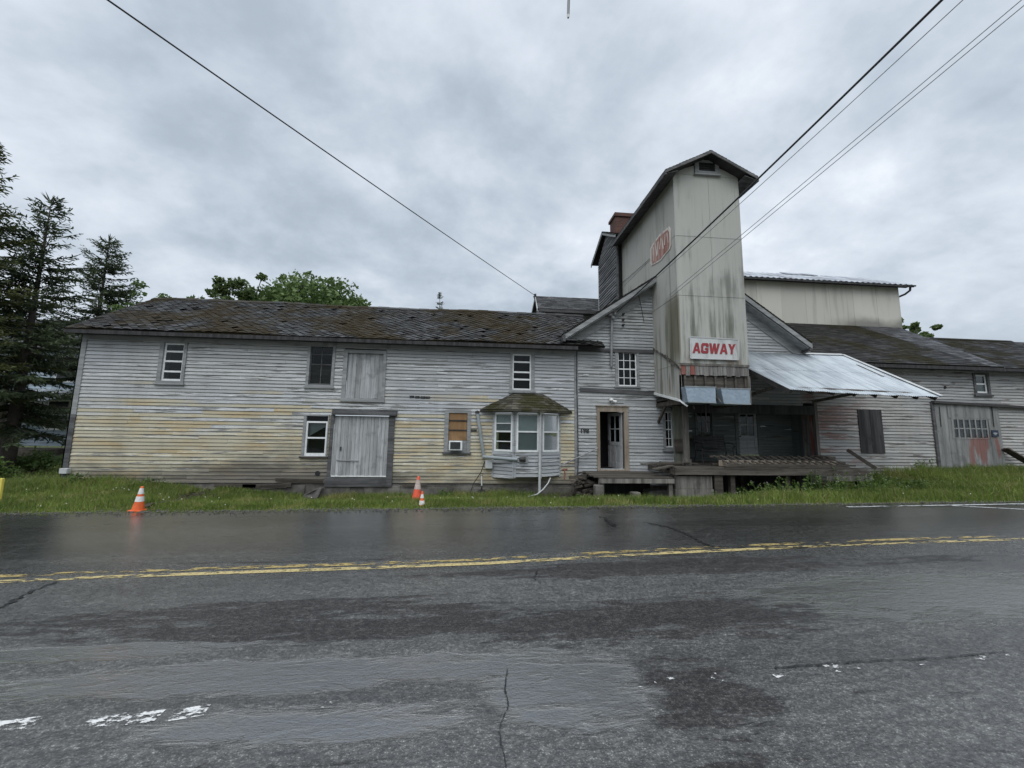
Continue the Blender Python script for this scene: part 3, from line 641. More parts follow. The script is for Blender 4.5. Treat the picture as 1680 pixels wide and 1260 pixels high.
def bay_sash(a, b, f0, f1, rows, backs, label=None):
    d = Vector((b[0]-a[0], b[1]-a[1], 0)); L = d.length; d.normalize(); n = Vector((d.y, -d.x, 0)); o = Vector((*a,0))
    wz0, wz1 = atY(865,741.5,12.55).z, atY(865,678,12.55).z; u0, u1 = L*f0, L*f1
    def pl(mb, u0,u1,z0,z1,t0,t1): mb.prism([o+d*u0+n*t0+Vector((0,0,z0)), o+d*u1+n*t0+Vector((0,0,z0)), o+d*u1+n*t0+Vector((0,0,z1)), o+d*u0+n*t0+Vector((0,0,z1))], n*(t1-t0))
    m = MB(); bb = .06
    pl(m,u0,u0+bb,wz0,wz1,-.03,.03); pl(m,u1-bb,u1,wz0,wz1,-.03,.03); pl(m,u0+bb,u1-bb,wz0,wz0+bb,-.03,.028); pl(m,u0+bb,u1-bb,wz1-bb,wz1,-.03,.028)
    for f, h in rows: z = wz0+(wz1-wz0)*f; pl(m,u0+bb,u1-bb,z-h,z+h,-.02,.02)
    s = m.build('window', M['white_paint'], bayo)
    m = MB(); pl(m,u0+.02,u1-.02,wz0+.02,wz1-.02,-.004,.0); m.build('pane', M['glass'], bayo)
    m = MB(); pl(m,u0,u1,wz0,wz1,-.26,-.25); m.build('dark_room', M['interior'], bayo)
    for mt, g0, g1 in backs:
        m = MB(); z0 = wz0+(wz1-wz0)*g0; z1 = wz0+(wz1-wz0)*g1; pl(m,u0+.03,u1-.03,z0,z1,-.03,-.025); m.build('blind', M[mt], bayo)
bay_sash(prof[0], prof[1], .10, .92, ((.52,.025),(.26,.014),(.73,.016)), (('blind',.72,1),('blind_dim',.53,.72)))
bay_sash(prof[1], prof[2], .07, .95, ((.52,.025),), (('blind',.52,1),('blind_dim',.03,.52)))
bay_sash(prof[2], prof[3], .10, .92, ((.52,.025),), (('blind',.54,1),('blind_dim',.03,.52)))
m = MB(); ze = BZ1+.01; zt = atY(866,646,13).z; rx0, rx3 = bx0-.45, bx3+.42; ry = 12.2; t0, t1 = atY(843,646,13).x, atY(890,646,13).x
def hip(mb, a, b, c, d, n=7):
    a, b, c, d = map(Vector, (a, b, c, d)); nn = (b-a).cross(d-a).normalized()
    for j in range(n):
        f0, f1 = j/n, (j+1)/n; L0, R0, L1, R1 = a.lerp(d, f0), b.lerp(c, f0), a.lerp(d, f1), b.lerp(c, f1); K = max(2, int((R0-L0).length/.22))
        for i in range(K):
            g0, g1 = i/K, (i+1)/K; l = nn*random.uniform(.008,.02); A, B, C, D = L0.lerp(R0,g0)+l, L0.lerp(R0,g1)+l, L1.lerp(R1,g1), L1.lerp(R1,g0); r = random.random()
            mb.face([A,B,C,D], r); mb.face([L0.lerp(R0,g0), L0.lerp(R0,g1), B, A], r*.3)
fl, frr = (bx1-.15, ry, ze), (bx2+.15, ry, ze-.02)
hip(m, fl, frr, (t1,12.99,zt), (t0,12.99,zt)); hip(m, (rx0,12.98,ze+.02), fl, (t0,12.99,zt), (t0-.02,12.99,zt)); hip(m, frr, (rx3,12.98,ze), (t1+.02,12.99,zt), (t1,12.99,zt))
m.prism([(rx0,12.98,ze-.005), fl, frr, (rx3,12.98,ze-.005)], (0,0,-.05)); m.build('bay_roof', M['bay_shingle'], bayo)

# ================================================================== GABLED HOUSE
GX0, GX1, GXC = XJ, 11.78, 7.5; GZE = 4.88; GPK = 7.98; slope = (8.08-5.0)/(7.5-2.86)
gh = thing('gabled_house', (GXC, WY, 0), 'grey clapboard house front with steep gable behind the tower and open front door', 'building')
W6 = rc(1009,575.7,1048,634,WY); W6s = rc(1013.6,577.5,1044.3,634,WY)
DF = rc(979,667,1030.7,771.4,WY); DFs = rc(983.8,675.7,1023.6,770,WY)
W7 = rc(1087.5,671,1104,738,WY); W7s = rc(1091,675.7,1103.2,734,WY)
REC0, REC1, RECY = atY(1104,700).x, 12.2, 14.05
SOF = 2.75
m = MB()
lim = lambda z: (max(GX0, GXC-(GPK-z)/slope), min(GX1, GXC+(GPK-z)/slope))
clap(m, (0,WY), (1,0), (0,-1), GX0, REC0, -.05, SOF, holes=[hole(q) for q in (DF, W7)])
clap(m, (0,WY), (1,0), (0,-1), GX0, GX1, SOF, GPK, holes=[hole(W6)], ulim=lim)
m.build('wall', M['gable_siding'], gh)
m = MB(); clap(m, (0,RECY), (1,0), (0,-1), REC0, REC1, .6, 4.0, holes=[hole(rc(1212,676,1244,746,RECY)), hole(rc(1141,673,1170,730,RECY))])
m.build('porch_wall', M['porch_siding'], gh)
m = MB(); m.box(GX0-.06, GX0+.07, WY-.03, WY+.005, -.05, 4.7); m.build('corner_board', M['trim_paint'], gh)
m = MB(); m.box(GX0+.03, REC0+.02, WY+.02, WY+.3, -.9, -.052); m.box(REC0, REC1, RECY+.02, RECY+.2, -.9, .6); m.build('foundation', M['concrete'], gh)
m = MB(); a = atY(947,573,12.96); b = atY(1072,577,12.96); m.bar(a,b,.06,.12); a = atY(951,638.5,12.96); b = atY(1073,645.5,12.96); m.bar(a,b,.05,.13); m.build('belt_board', M['trim_dark'], gh)
pk = Vector((GXC, 12.58, 8.12)); el = Vector((2.84, 12.58, 5.02)); er = Vector((11.95, 12.58, 5.02))
m = MB()
for e in (el, er):
    d = pk-e; sgn = 1 if e is el else -1
    m.prism([e, pk, pk+Vector((0,0,-.19)), e+Vector((0,0,-.19))], (0,.035,0))
    m.prism([e+Vector((0,.05,-.20)), pk+Vector((0,.05,-.20)), pk+Vector((0,.05,-.24)), e+Vector((0,.05,-.24))], (0,.37,0))
m.build('rake_board', M['trim_paint'], gh)
m = MB()
for e in (el, er): m.prism([e+Vector((0,.40,-.24)), pk+Vector((0,.40,-.24)), pk+Vector((0,.40,-.58)), e+Vector((.25 if e is el else -.25,.40,-.42))], (0,-.018,0))
m.build('frieze_board', M['trim_paint'], gh)
m = MB()
for e, sg in ((el,1),(er,-1)):
    U = (0,1,0) if sg < 0 else (0,-1,0); V = pk-e; P0 = e if sg < 0 else e+Vector((0,9,0))
    deck(m, P0+Vector((0,0,.05)), U, V, 9, V.length, .05); courses(m, P0+Vector((0,0,.05)), U, V, 9, V.length)
m.build('roof', M['shingle_mossy'], gh)
m = MB(); m.prism([el+Vector((-.06,-.01,-.04)), el+Vector((.06,-.01,.05)), el+Vector((.06,-.01,-.24)), el+Vector((-.02,-.01,-.22))], (0,9,0)); m.build('gutter', M['trim_dark'], gh); m = MB(); m.box(11.85,11.97,12.60,21,4.78,4.92); m.build('gutter', M['trim_dark'], gh)
m = MB(); m.box(2.95, GX0-.03, 12.62, 13.02, 4.84, 4.88); m.build('soffit', M['trim_dark'], gh); m = MB(); m.box(11.8,11.9,12.62,16,4.72,4.76); m.build('soffit', M['trim_dark'], gh)
window(gh, W6, W6s, cols=3, rows=(.5,.25,.75), bar=.04)
w7 = window(gh, W7, W7s, cols=2, rows=(.5,.25,.75), bar=.035)
# front door: frame, dark opening, half open leaf
x0,x1,z0,z1 = DFs; cx0,cx1,cz0,cz1 = DF
m = MB(); m.box(cx0,x0,12.945,13.03,z0,z1); m.box(x1,cx1,12.945,13.03,z0,z1); m.box(cx0,cx1,12.94,13.03,z1+.001,cz1); m.box(cx0-.04,cx1+.04,12.90,13.0,cz1+.001,cz1+.03); m.box(cx0,cx1,12.9,13.1,z0-.06,z0-.002)
m.build('door_frame', M['tan_trim'], gh)
m = MB(); m.box(x0-.3,x1+.3,14.4,14.42,z0-.1,z1+.1); m.box(x0-.02,x0-.005,13.03,14.4,z0,z1); m.box(x1+.005,x1+.02,13.03,14.4,z0,z1); m.box(x0,x1,13.03,14.4,z1+.005,z1+.02); m.box(x0,x1,13.1,14.4,z0-.03,z0-.01)
m.build('dark_room', M['interior'], gh)
H = Vector((x1-.02, 13.06, 0)); ang = math.radians(180-75); ud = Vector((math.cos(ang), math.sin(ang), 0)); nd = Vector((-math.sin(ang), math.cos(ang), 0)); LW = x1-x0-.03
if nd.y > 0: nd = -nd
def leafbox(mb, u0,u1,za,zb,t0,t1): mb.prism([H+ud*u0+nd*t0+Vector((0,0,za)), H+ud*u1+nd*t0+Vector((0,0,za)), H+ud*u1+nd*t0+Vector((0,0,zb)), H+ud*u0+nd*t0+Vector((0,0,zb))], nd*(t1-t0))
m = MB(); HH = z1-z0-.02; zb = z0+.01; gm = zb+HH*.47
leafbox(m,0,.13,zb,zb+HH,0,.04); leafbox(m,LW-.13,LW,zb,zb+HH,0,.04); leafbox(m,.13,LW-.13,zb,zb+.2,0,.039); leafbox(m,.13,LW-.13,gm-.12,gm,0,.039); leafbox(m,.13,LW-.13,zb+HH-.12,zb+HH,0,.039)
leafbox(m,LW/2-.02,LW/2+.02,gm,zb+HH-.12,.004,.036); zz = gm+(zb+HH-.12-gm)/2; leafbox(m,.13,LW-.13,zz-.02,zz+.02,.006,.034); leafbox(m,LW/2-.05,LW/2+.05,zb+.2,gm-.12,0,.037); leafbox(m,.13,LW-.13,zb+.2,gm-.12,.008,.022)
dl = m.build('door', M['grey_plank'], gh); tag(dl, 'half open grey front door with four panes above two panels')
m = MB(); leafbox(m,.13,LW-.13,gm,zb+HH-.12,.012,.016); m.build('pane', M['glass'], dl)
m = MB(); p = H+ud*(LW-.07)+nd*.06+Vector((0,0,gm-.03)); m.lathe(p-Vector((0,0,.03)), [(.0,0),(.03,.015),(.03,.045),(.0,.06)], 10); leafbox(m,LW-.1,LW-.04,gm-.13,gm+.05,.04,.05); m.build('handle', M['iron'], dl)
# porch door and window in the shaded recess
def panel_door(parent, r, Y, mat, panes=True):
    x0,x1,z0,z1 = r; m = MB(); b = .12; gm = z0+(z1-z0)*.44
    m.box(x0,x0+b,Y,Y+.045,z0,z1); m.box(x1-b,x1,Y,Y+.045,z0,z1); m.box(x0+b,x1-b,Y+.002,Y+.045,z0,z0+.18); m.box(x0+b,x1-b,Y+.002,Y+.045,gm-.12,gm); m.box(x0+b,x1-b,Y+.002,Y+.045,z1-.12,z1)
    m.box((x0+x1)/2-.02,(x0+x1)/2+.02,Y+.004,Y+.04,gm,z1-.12); zz = (gm+z1-.12)/2; m.box(x0+b,x1-b,Y+.006,Y+.038,zz-.02,zz+.02); m.box((x0+x1)/2-.05,(x0+x1)/2+.05,Y+.003,Y+.045,z0+.18,gm-.12); m.box(x0+b,x1-b,Y+.015,Y+.03,z0+.18,gm-.12)
    d = m.build('door', mat, parent)
    m = MB(); m.box(x0+b,x1-b,Y+.015,Y+.019,gm,z1-.12); m.build('pane', M['glass'], d)
    m = MB(); m.box(x0,x1,Y+.1,Y+.11,z0,z1); m.build('dark_room', M['interior'], d)
    m = MB(); m.lathe((x0+.06,Y-.03,gm-.06), [(.0,0),(.03,.015),(.03,.045),(.0,.06)], 10); m.build('handle', M['iron'], d)
    return d
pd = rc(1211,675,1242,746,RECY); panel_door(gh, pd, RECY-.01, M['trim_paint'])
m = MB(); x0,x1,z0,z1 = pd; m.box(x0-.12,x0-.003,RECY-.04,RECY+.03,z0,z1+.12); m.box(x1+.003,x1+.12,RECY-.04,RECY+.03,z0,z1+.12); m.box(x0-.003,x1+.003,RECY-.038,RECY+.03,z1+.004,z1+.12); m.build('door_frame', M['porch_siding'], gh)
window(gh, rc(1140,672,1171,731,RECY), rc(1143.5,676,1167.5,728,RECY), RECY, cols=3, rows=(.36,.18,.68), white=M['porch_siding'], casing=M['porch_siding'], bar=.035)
m = MB(); plank_panel(m, REC0+.01, REC0+1.0, RECY-.06, .65, 2.7, 7); m.build('plank_cladding', M['dark_board'], gh)
# side wall of the recess: a grey green door leaf and a red stained panel
m = MB(); ya, yb = 13.05, RECY
for i, (a, b) in enumerate(((yb, yb-.18),(yb-.18, yb-.36),(yb-.36, yb-.52))): m.box(REC1-.04, REC1+.02, b+.004, a-.004, .62, 2.95, random.random())
m.box(REC1-.02, REC1+.03, 13.0, RECY, .6, 4.3, .2); m.build('return_wall', M['porch_siding'], gh)
m = MB(); 
for i in range(4): m.box(REC1-.045, REC1-.021, 13.07+i*.115, 13.18+i*.115, .64, 2.5, random.random())
m.build('red_panel', M['slat_plank'], gh)
m = MB(); m.box(REC1-.05, REC1+.06, 12.92, 13.03, .5, 2.9); m.build('post', M['post_wood'], gh)
m = MB(); m.box(REC0, REC1+.1, 12.96, RECY+.1, SOF-.03, SOF+.02); m.build('porch_ceiling', M['dark_board'], gh)
m = MB(); m.box(REC0-.02, REC1, 12.93, 12.998, SOF-.28, SOF+.05); m.build('beam', M['dark_board'], gh)
# mast, insulators, cable, stick, camera
mast = thing('conduit_mast', atY(1003,598,12.9), 'grey electric service conduit with weatherhead fixed to the gable', 'conduit')
m = MB(); a = atY(1004,512,12.86); b = atY(1003,602,12.93); m.tube([a, b], .045, 10); m.build('pipe', M['conduit'], mast)
m = MB()
for dx, dz, r in ((0,.02,.10),(.08,-.08,.06),(-.1,-.12,.07),(.02,-.24,.065),(.13,-.02,.045)): m.lathe(a+Vector((dx,-.06,dz-.06)), [(.0,0),(r*.8,.03),(r,.07),(r*.7,.12),(0,.14)], 10)
m.build('weatherhead', M['conduit'], mast)
for py in (515,524.5,533):
    p = atY(1023,py,12.93); m = MB(); m.tube([p+Vector((0,.06,0)), p+Vector((0,-.05,0))], [.045,.03], 10); tag(m.build('insulator', M['iron']), 'small black insulator knob in the column of three beside the gable mast', 'insulator', 'insulator knobs on the gable')
m = MB(); m.tube([atY(1047,481,12.9), atY(1052,503,12.87), atY(1056.5,528,12.9)], .012, 6); tag(m.build('hanging_stick', M['iron']), 'thin dark rod dangling from the gable rake near the tower', 'rod')
m = MB(); m.tube([atY(946.5,574,12.92), atY(946,620,12.93), atY(948,700,12.93), atY(948.5,760,12.92), atY(946,803,12.9)], .014, 6); tag(m.build('black_cable', M['cable']), 'black cable running down the wall joint left of the front door', 'cable')
m = MB(); m.tube([atY(1006,655.5,12.93), atY(1040,656.5,12.94), atY(1085,658,12.95)], .012, 6); tag(m.build('black_cable', M['cable']), 'short black cable running right from the white security light', 'cable')
sl = thing('security_light', atY(1003,656,12.9), 'small white twin security light above the front door', 'light')
p = atY(1003,656,12.9); m = MB(); m.lathe(p-Vector((0,.0,.05)), [(.0,0),(.06,.01),(.075,.05),(.06,.1),(0,.11)], 14); m.build('lamp_head', M['lamp_white'], sl)
m = MB(); m.tube([p+Vector((.04,0,-.03)), p+Vector((.16,-.06,-.07))], [.03,.05], 12); m.build('lamp_head', M['lamp_white'], sl)
m = MB(); m.tube([p+Vector((0,.1,0)), p+Vector((0,-.0,0))], .03, 8); m.tube([p+Vector((0,-.02,-.05)), p+Vector((0,-.02,-.12))], .018, 8); m.build('bracket', M['conduit'], sl)

# ================================================================== TOWER
TX0, TX1, TY0, TY1 = 6.19, 8.45, 11.22, 15.8; TZE = 10.22; TPK = 10.80; TB = 2.78
tw = thing('elevator_tower', ((TX0+TX1)/2, TY0, 0), 'tall grey-green panelled feed elevator tower with streaked sides and gabled top', 'tower')
zl = [3.90, 6.10, 8.09, TZE]
m = MB(); xc = (TX0+TX1)/2; G = .004
for za, zb in zip(zl[:-1], zl[1:]):
    for xa, xb in ((TX0, TX0+1.2), (TX0+1.2, TX1)): m.box(xa+(G if xa > TX0 else 0), xb-(G if xb < TX1 else 0), TY0, TY0+.03, za+G, zb-G, random.random())
m.prism([(TX0,TY0,TZE+G),(TX1,TY0,TZE+G),(TX1,TY0,TZE+.06),(xc,TY0,TPK-.08),(TX0,TY0,TZE+.06)], (0,.03,0))
ysq = [TY0+.031, 12.4, 13.6, 14.8, TY1]
for za, zb in zip([2.95]+zl[:-1], zl):
    for ya, yb in zip(ysq[:-1], ysq[1:]):
        for xa in (TX0, TX1-.03):
            if za < 3 and ya > 12.9: continue
            if za < 3:
                zf = lambda y: TB+(y-TY0)*.13
                m.prism([(xa,ya,zf(ya)),(xa,min(yb,13.0),zf(min(yb,13.0))),(xa,min(yb,13.0),zb-G),(xa,ya,zb-G)], (.03,0,0), random.random())
            else: m.box(xa, xa+.03, ya+.001, yb-G, za+G, zb-G, random.random())
m.box(TX0,TX1,TY1-.03,TY1-.001,5,TZE)
m.build('wall', M['cement_panel'], tw)
m = MB(); m.box(TX0+.031,TX1-.031,TY0+.031,TY0+.05,3.90,TZE); m.box(TX0+.031,TX0+.05,TY0+.05,TY1-.05,3.0,TZE); m.box(TX1-.05,TX1-.031,TY0+.05,TY1-.05,3.0,TZE); m.box(TX0+.05,TX1-.05,TY0+.06,12.98,TB+.1,TB+.16); m.build('sheathing', M['dark_board'], tw)
m = MB()
for z in (6.10, 8.09): m.box(TX0-.006,TX1+.006,TY0-.008,TY0-.001,z-.02,z+.006); m.box(TX0-.009,TX0-.001,TY0-.008,TY1,z-.02,z+.006)
m.box(TX0-.012,TX0+.012,TY0-.012,TY0-.0005,3.90,TZE); m.build('seam_strip', M['cement_panel'], tw)
RO = .43; e0, e1 = TX0-RO, TX1+RO; zr = TPK-(TPK-TZE)*((TX1-TX0)/2+RO)/((TX1-TX0)/2); ya, yb = TY0-.36, TY1+.05
pk2 = Vector((xc, ya, TPK+.08)); m = MB()
for ex, sg in ((e0,1),(e1,-1)):
    E_ = Vector((ex, ya, zr+.08)); V = pk2-E_; U = (0,-1,0) if sg > 0 else (0,1,0); P0 = E_+Vector((0,yb-ya,0)) if sg > 0 else E_
    deck(m, P0, U, V, yb-ya, V.length, .06); courses(m, P0, U, V, yb-ya, V.length, .13)
m.build('roof', M['shingle_grey'], tw)
m = MB()
for ex in (e0, e1):
    E_ = Vector((ex, ya-.012, zr+.06)); m.prism([E_, pk2+Vector((0,-.012,-.02)), pk2+Vector((0,-.012,-.11)), E_+Vector((0,0,-.09))], (0,.03,0))
m.build('rake_board', M['roof_edge'], tw)
m = MB(); m.box(e0-.03,e0+.03,ya,yb,zr-.09,zr+.03); m.box(e1-.03,e1+.03,ya,yb,zr-.09,zr+.03)
m.prism([(e0+.031,ya+.03,zr-.02),(TX0-.001,ya+.03,zr+.10),(TX0-.001,yb,zr+.10),(e0+.031,yb,zr-.02)], (0,0,-.02)); m.prism([(TX1+.001,ya+.03,zr+.10),(e1-.031,ya+.03,zr-.02),(e1-.031,yb,zr-.02),(TX1+.001,yb,zr+.10)], (0,0,-.02)); m.build('eave_board', M['trim_dark'], tw)
wv = rc(1139,264.5,1178,287,TY0); wvs = rc(1145.5,268,1172,282,TY0)
m = MB(); x0,x1,z0,z1 = wvs; c0,c1,c2,c3 = wv
m.box(c0,x0,TY0-.05,TY0-.002,c2,c3); m.box(x1,c1,TY0-.05,TY0-.002,c2,c3); m.box(x0,x1,TY0-.048,TY0-.002,c2,z0); m.box(x0,x1,TY0-.048,TY0-.002,z1,c3); m.box(c0-.04,c1+.04,TY0-.09,TY0-.002,c2-.05,c2-.001)
gv = m.build('gable_vent', M['trim_paint'], tw); m = MB(); m.box(x0,x1,TY0-.012,TY0-.003,z0,z1)
for i in range(4): z = z0+(z1-z0)*(i+.3)/4; m.prism([(x0,TY0-.04,z),(x1,TY0-.04,z),(x1,TY0-.015,z+.06),(x0,TY0-.015,z+.06)], (0,0,.008))
m.build('louvre', M['dark_board'], gv)
# lower band of slats, recessed boards, boxes
m = MB(); z0, z1 = atY(1172,616.5,TY0).z, 3.88; n = 15
for i in range(n):
    a = TX0+.02+(TX1-TX0-.04)*i/n; m.box(a+.004, a+(TX1-TX0-.04)/n-.004, TY0-.01+random.uniform(0,.012), TY0+.03, z0+random.uniform(-.02,.02), z1, random.random())
m.build('slat_band', M['slat_plank'], tw)
m = MB(); m.box(TX0,TX1,TY0-.025,TY0-.011,3.83,3.895); m.build('drip_strip', M['post_wood'], tw)
m = MB(); 
for i in range(6):
    a = TX0+.14+i*(TX1-TX0-.24)/6; m.box(a, a+(TX1-TX0-.24)/6-.02, TY0+.07, TY0+.09, 2.82, z0, random.random())
for i in range(7): a = TX0+.12+i*(TX1-TX0-.28)/6; m.box(a, a+.06, TY0+.015, TY0+.068, 2.82, z0-.01, random.random())
m.build('stud_wall', M['weathered_wood'], tw)
m = MB(); m.box(TX1-.09,TX1,TY0-.02,TY0+.09,TB-.1,z0-.001); m.build('corner_post', M['post_wood'], tw); m = MB(); m.box(TX0,TX0+.05,TY0+.031,TY0+.09,TB,z0-.001); m.build('corner_post', M['post_wood'], tw)
m = MB(); a = atX(1072,572,TX0-.02); b = atX(1117,606,TX0-.02); m.bar(a,b,.03,.07); 
for i in range(16):
    t = .35+i*.04; p = a.lerp(b,t); m.bar(p+Vector((-.02,0,.02)), p+Vector((-.05-random.random()*.04,random.uniform(-.03,.03),.09+random.random()*.07)), .05, .004, (1,0,0), random.random())
m.build('flashing_batten', M['post_wood'], tw)
m = MB(); a = atX(1073,645.5,TX0-.04); b = atX(1115,657,TX0-.04); m.bar(a,b,.05,.07); m.bar(b, b+Vector((.18,-.12,-.18)), .035, .05); m.build('white_trim', M['white_paint'], tw)
m = MB(); a = atX(1086,652,TX0+.05); m.box(TX0+.05,TX0+.12,12.2,12.98,TB-.1,TB+.1); m.bar((TX0+.08,12.95,2.1),(TX0+.08,12.3,2.75),.06,.09); m.build('bracket', M['brown_plank'], tw)
m = MB(); m.box(TX0+.05,TX1-.05,TY0+.1,12.98,TB+.0,TB+.05); m.box(TX0+.03,TX0+.15,TY0+.1,12.98,TB-.14,TB-.001); m.box(TX1-.15,TX1-.03,TY0+.1,12.98,TB-.14,TB-.001); m.build('floor_joist', M['brown_plank'], tw)
for (px0,py0,px1,py1) in ((1124.5,634.5,1174.5,660.5),(1183.5,637.5,1231,663)):
    bx = rc(px0,py0,px1,py1,11.0); x0,x1,z0,z1 = bx
    ch = thing('chute_box', ((x0+x1)/2, 11.2, z0), ('left' if px0 < 1150 else 'right')+' galvanised metal chute box under the tower front', 'chute', 'chute boxes under the tower')
    m = MB(); P = [(x0,11.0,z1),(x1,11.0,z1),(x1-.03,10.96,z0),(x0+.05,10.96,z0)]
    m.mesh([P[0],P[1],P[2],P[3],(x0,11.7,z1),(x1,11.7,z1),(x1-.03,11.7,z0),(x0+.05,11.7,z0)], [(3,2,1,0),(4,5,6,7),(0,1,5,4),(1,2,6,5),(2,3,7,6),(3,0,4,7)])
    m.build('metal_box', M['galvanised'], ch, bevel=.008)
    m = MB(); m.box(x0-.01,x1+.01,10.985,10.998,z1-.015,z1+.012); m.bar((x0+.05,10.95,z0+.01),(x1-.03,10.95,z0+.0),.012,.03); m.build('rim', M['pipe_grey'], ch)
tag([o for o in bpy.data.objects if o.name == 'chute_box'][0], 'galvanised metal chute box under the tower front, nearer the white trim')
tag([o for o in bpy.data.objects if o.name == 'chute_box.001'][0], 'galvanised metal chute box with ragged lower rim, nearer the canopy')
m = MB(); m.bar(atY(1176,650,11.05), atY(1183,660,11.0), .05, .03); m.bar(atY(1137,666,11.6), atY(1139.5,671,11.6), .03,.03); m.build('broken_lath', M['post_wood'], tw)
m = MB(); m.tube([atY(1158,664,12.2), atY(1158.5,690,12.2), atY(1160.5,709,12.2)], .014, 6); tag(m.build('hanging_rope', M['post_wood']), 'thin pale rope hanging below the chute boxes over the porch', 'rope')

# writing on signs
def text_mesh(txt, size, bold=.0, xs=1.0, shear=0.0, depth=.004):
    cu = bpy.data.curves.new('t', 'FONT'); cu.body = txt; cu.size = size; cu.offset = bold; cu.extrude = depth; cu.align_x = 'CENTER'; cu.align_y = 'CENTER'; cu.shear = shear; cu.resolution_u = 3
    o = bpy.data.objects.new('t', cu); COL.objects.link(o); dg = bpy.context.evaluated_depsgraph_get(); me = bpy.data.meshes.new_from_object(o.evaluated_get(dg)); bpy.data.objects.remove(o)
    v = [(p.co.x*xs, p.co.y, p.co.z) for p in me.vertices]; f = [tuple(p.vertices) for p in me.polygons]; return v, f
c4 = [atY(*p,TY0-.06) for p in ((1132,552.5),(1210.5,557),(1211,590.5),(1133,588))]
sg = thing('store_sign', (c4[0]+c4[2])/2, 'white AGWAY sign with red letters on the tower front', 'sign')
m = MB(); m.prism(c4, (0,.03,0)); m.build('board', M['sign_white'], sg)
m = MB()
for i in range(4): m.bar(c4[i]+Vector((0,-.004,0)), c4[(i+1) % 4]+Vector((0,-.004,0)), .02, .025)
m.build('sign_edge', M['white_pvc'], sg)
# heavy block letters, drawn as outlines on a 0..1 grid
LET = {'A': ([(0,0),(.34,1),(.66,1),(1,0),(.72,0),(.66,.2),(.34,.2),(.28,0)], [(.41,.4),(.59,.4),(.5,.72)]),
       'G': ([(1,.62),(.7,.62),(.62,.76),(.38,.76),(.3,.66),(.3,.34),(.38,.24),(.70,.24),(.70,.36),(.52,.36),(.52,.54),(1,.54),(1,.12),(.88,0),(.16,0),(0,.16),(0,.84),(.16,1),(.84,1),(1,.86)], None),
       'W': ([(0,1),(.19,0),(.42,0),(.5,.5),(.58,0),(.81,0),(1,1),(.79,1),(.69,.42),(.6,1),(.4,1),(.31,.42),(.21,1)], None),
       'Y': ([(0,1),(.3,1),(.5,.66),(.7,1),(1,1),(.64,.42),(.64,0),(.36,0),(.36,.42)], None)}
import mathutils.geometry as mg
m = MB(); O = c4[3]; UU = c4[2]-c4[3]; VV = c4[0]-c4[3]
wd = [.9,.86,1.22,.9,.86]; gap = .05; tot = sum(wd)+gap*4; u = .05; W_ = .90
for ch, w in zip('AGWAY', wd):
    ww = w/tot*W_; out, inn = LET[ch]
    polys = [[Vector((x,y,0)) for x, y in out]]+([[Vector((x,y,0)) for x, y in inn]] if inn else [])
    tri = mg.tessellate_polygon(polys); fl_ = [p for q in polys for p in q]
    vs = [O+UU*(u+(p.x+.10*(p.y-.5))*ww)+VV*(.25+p.y*.48)+Vector((0,-.012,0)) for p in fl_]
    m.mesh(vs, [tuple(t) for t in tri]); m.mesh([v+Vector((0,.006,0)) for v in vs], [tuple(t)[::-1] for t in tri])
    u += ww+gap/tot*W_
m.build('lettering', M['sign_red'], sg)
# faded emblem on the tower side: red plate with a white edge
pts = [(1097.5,371.5),(1100.3,376),(1101,402),(1099,408.5),(1089,420.5),(1084,427),(1076.5,432),(1068.5,436.2),(1066.8,432),(1067,408),(1070,401.5),(1082,384.5)]
P3 = [atX(x,y,TX0-.02) for x, y in pts]; ctr = sum(P3, Vector())/len(P3)
em = thing('faded_emblem', ctr, 'faded red emblem plate with white border on the tower side wall', 'sign')
m = MB(); m.prism(P3[::-1], (.012,0,0)); m.build('border', M['faded_white'], em)
m = MB(); Q = [ctr+(p-ctr)*.86+Vector((-.006,0,0)) for p in P3]; m.prism(Q[::-1], (.005,0,0)); m.build('plate', M['faded_red'], em)
m = MB()
for (xa,ya_,xb,yb_,w) in ((1071.5,405,1072,428,.055),(1075,399,1077.5,420,.055),(1079.5,396,1078,418,.05),(1084,391,1082,409,.055),(1085.5,391,1088,408,.055),(1091,384,1090,402,.05),(1094,382,1096,398,.05)):
    a, b = atX(xa,ya_,TX0-.0285), atX(xb,yb_,TX0-.0285); m.bar(a, b, w, .003, (1,0,0))
m.build('lettering', M['faded_white'], em)

# ================================================================== HEAD HOUSE (wood), CHIMNEY, REAR GABLE
HX, HY0, HY1 = 5.98, 15.83, 18.35; HZ = 10.35; HP = 11.25; hyc = 17.15
hh = thing('head_house', (HX, HY0, 0), 'narrow bare-wood clapboard head house joined behind the panelled tower', 'building')
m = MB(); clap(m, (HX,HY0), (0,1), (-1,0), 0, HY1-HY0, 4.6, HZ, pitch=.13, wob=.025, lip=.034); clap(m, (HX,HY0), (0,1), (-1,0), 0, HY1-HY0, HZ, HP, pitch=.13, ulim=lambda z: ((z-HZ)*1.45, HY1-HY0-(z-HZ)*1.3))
m.build('wall', wood('bare_clapboard', (.10,.10,.105), (.27,.275,.285), 'y'), hh)
m = MB(); m.box(HX+.03,8.4,HY0+.02,HY1-.02,4.6,HZ-.02); m.build('inner_shell', M['dark_board'], hh)
m = MB(); m.box(HX-.03,HX+.03,HY0-.12,HY0+.05,4.6,HZ+.05); m.build('corner_board', M['trim_dark'], hh)
m = MB(); m.box(HX-.035,HX+.02,HY1-.02,HY1+.05,4.6,HZ-.2); m.build('downspout', M['white_pvc'], hh)
pa, pb, pc = Vector((5.78,15.5,10.36)), Vector((5.78,17.25,11.40)), Vector((5.78,19.1,10.52)); m = MB()
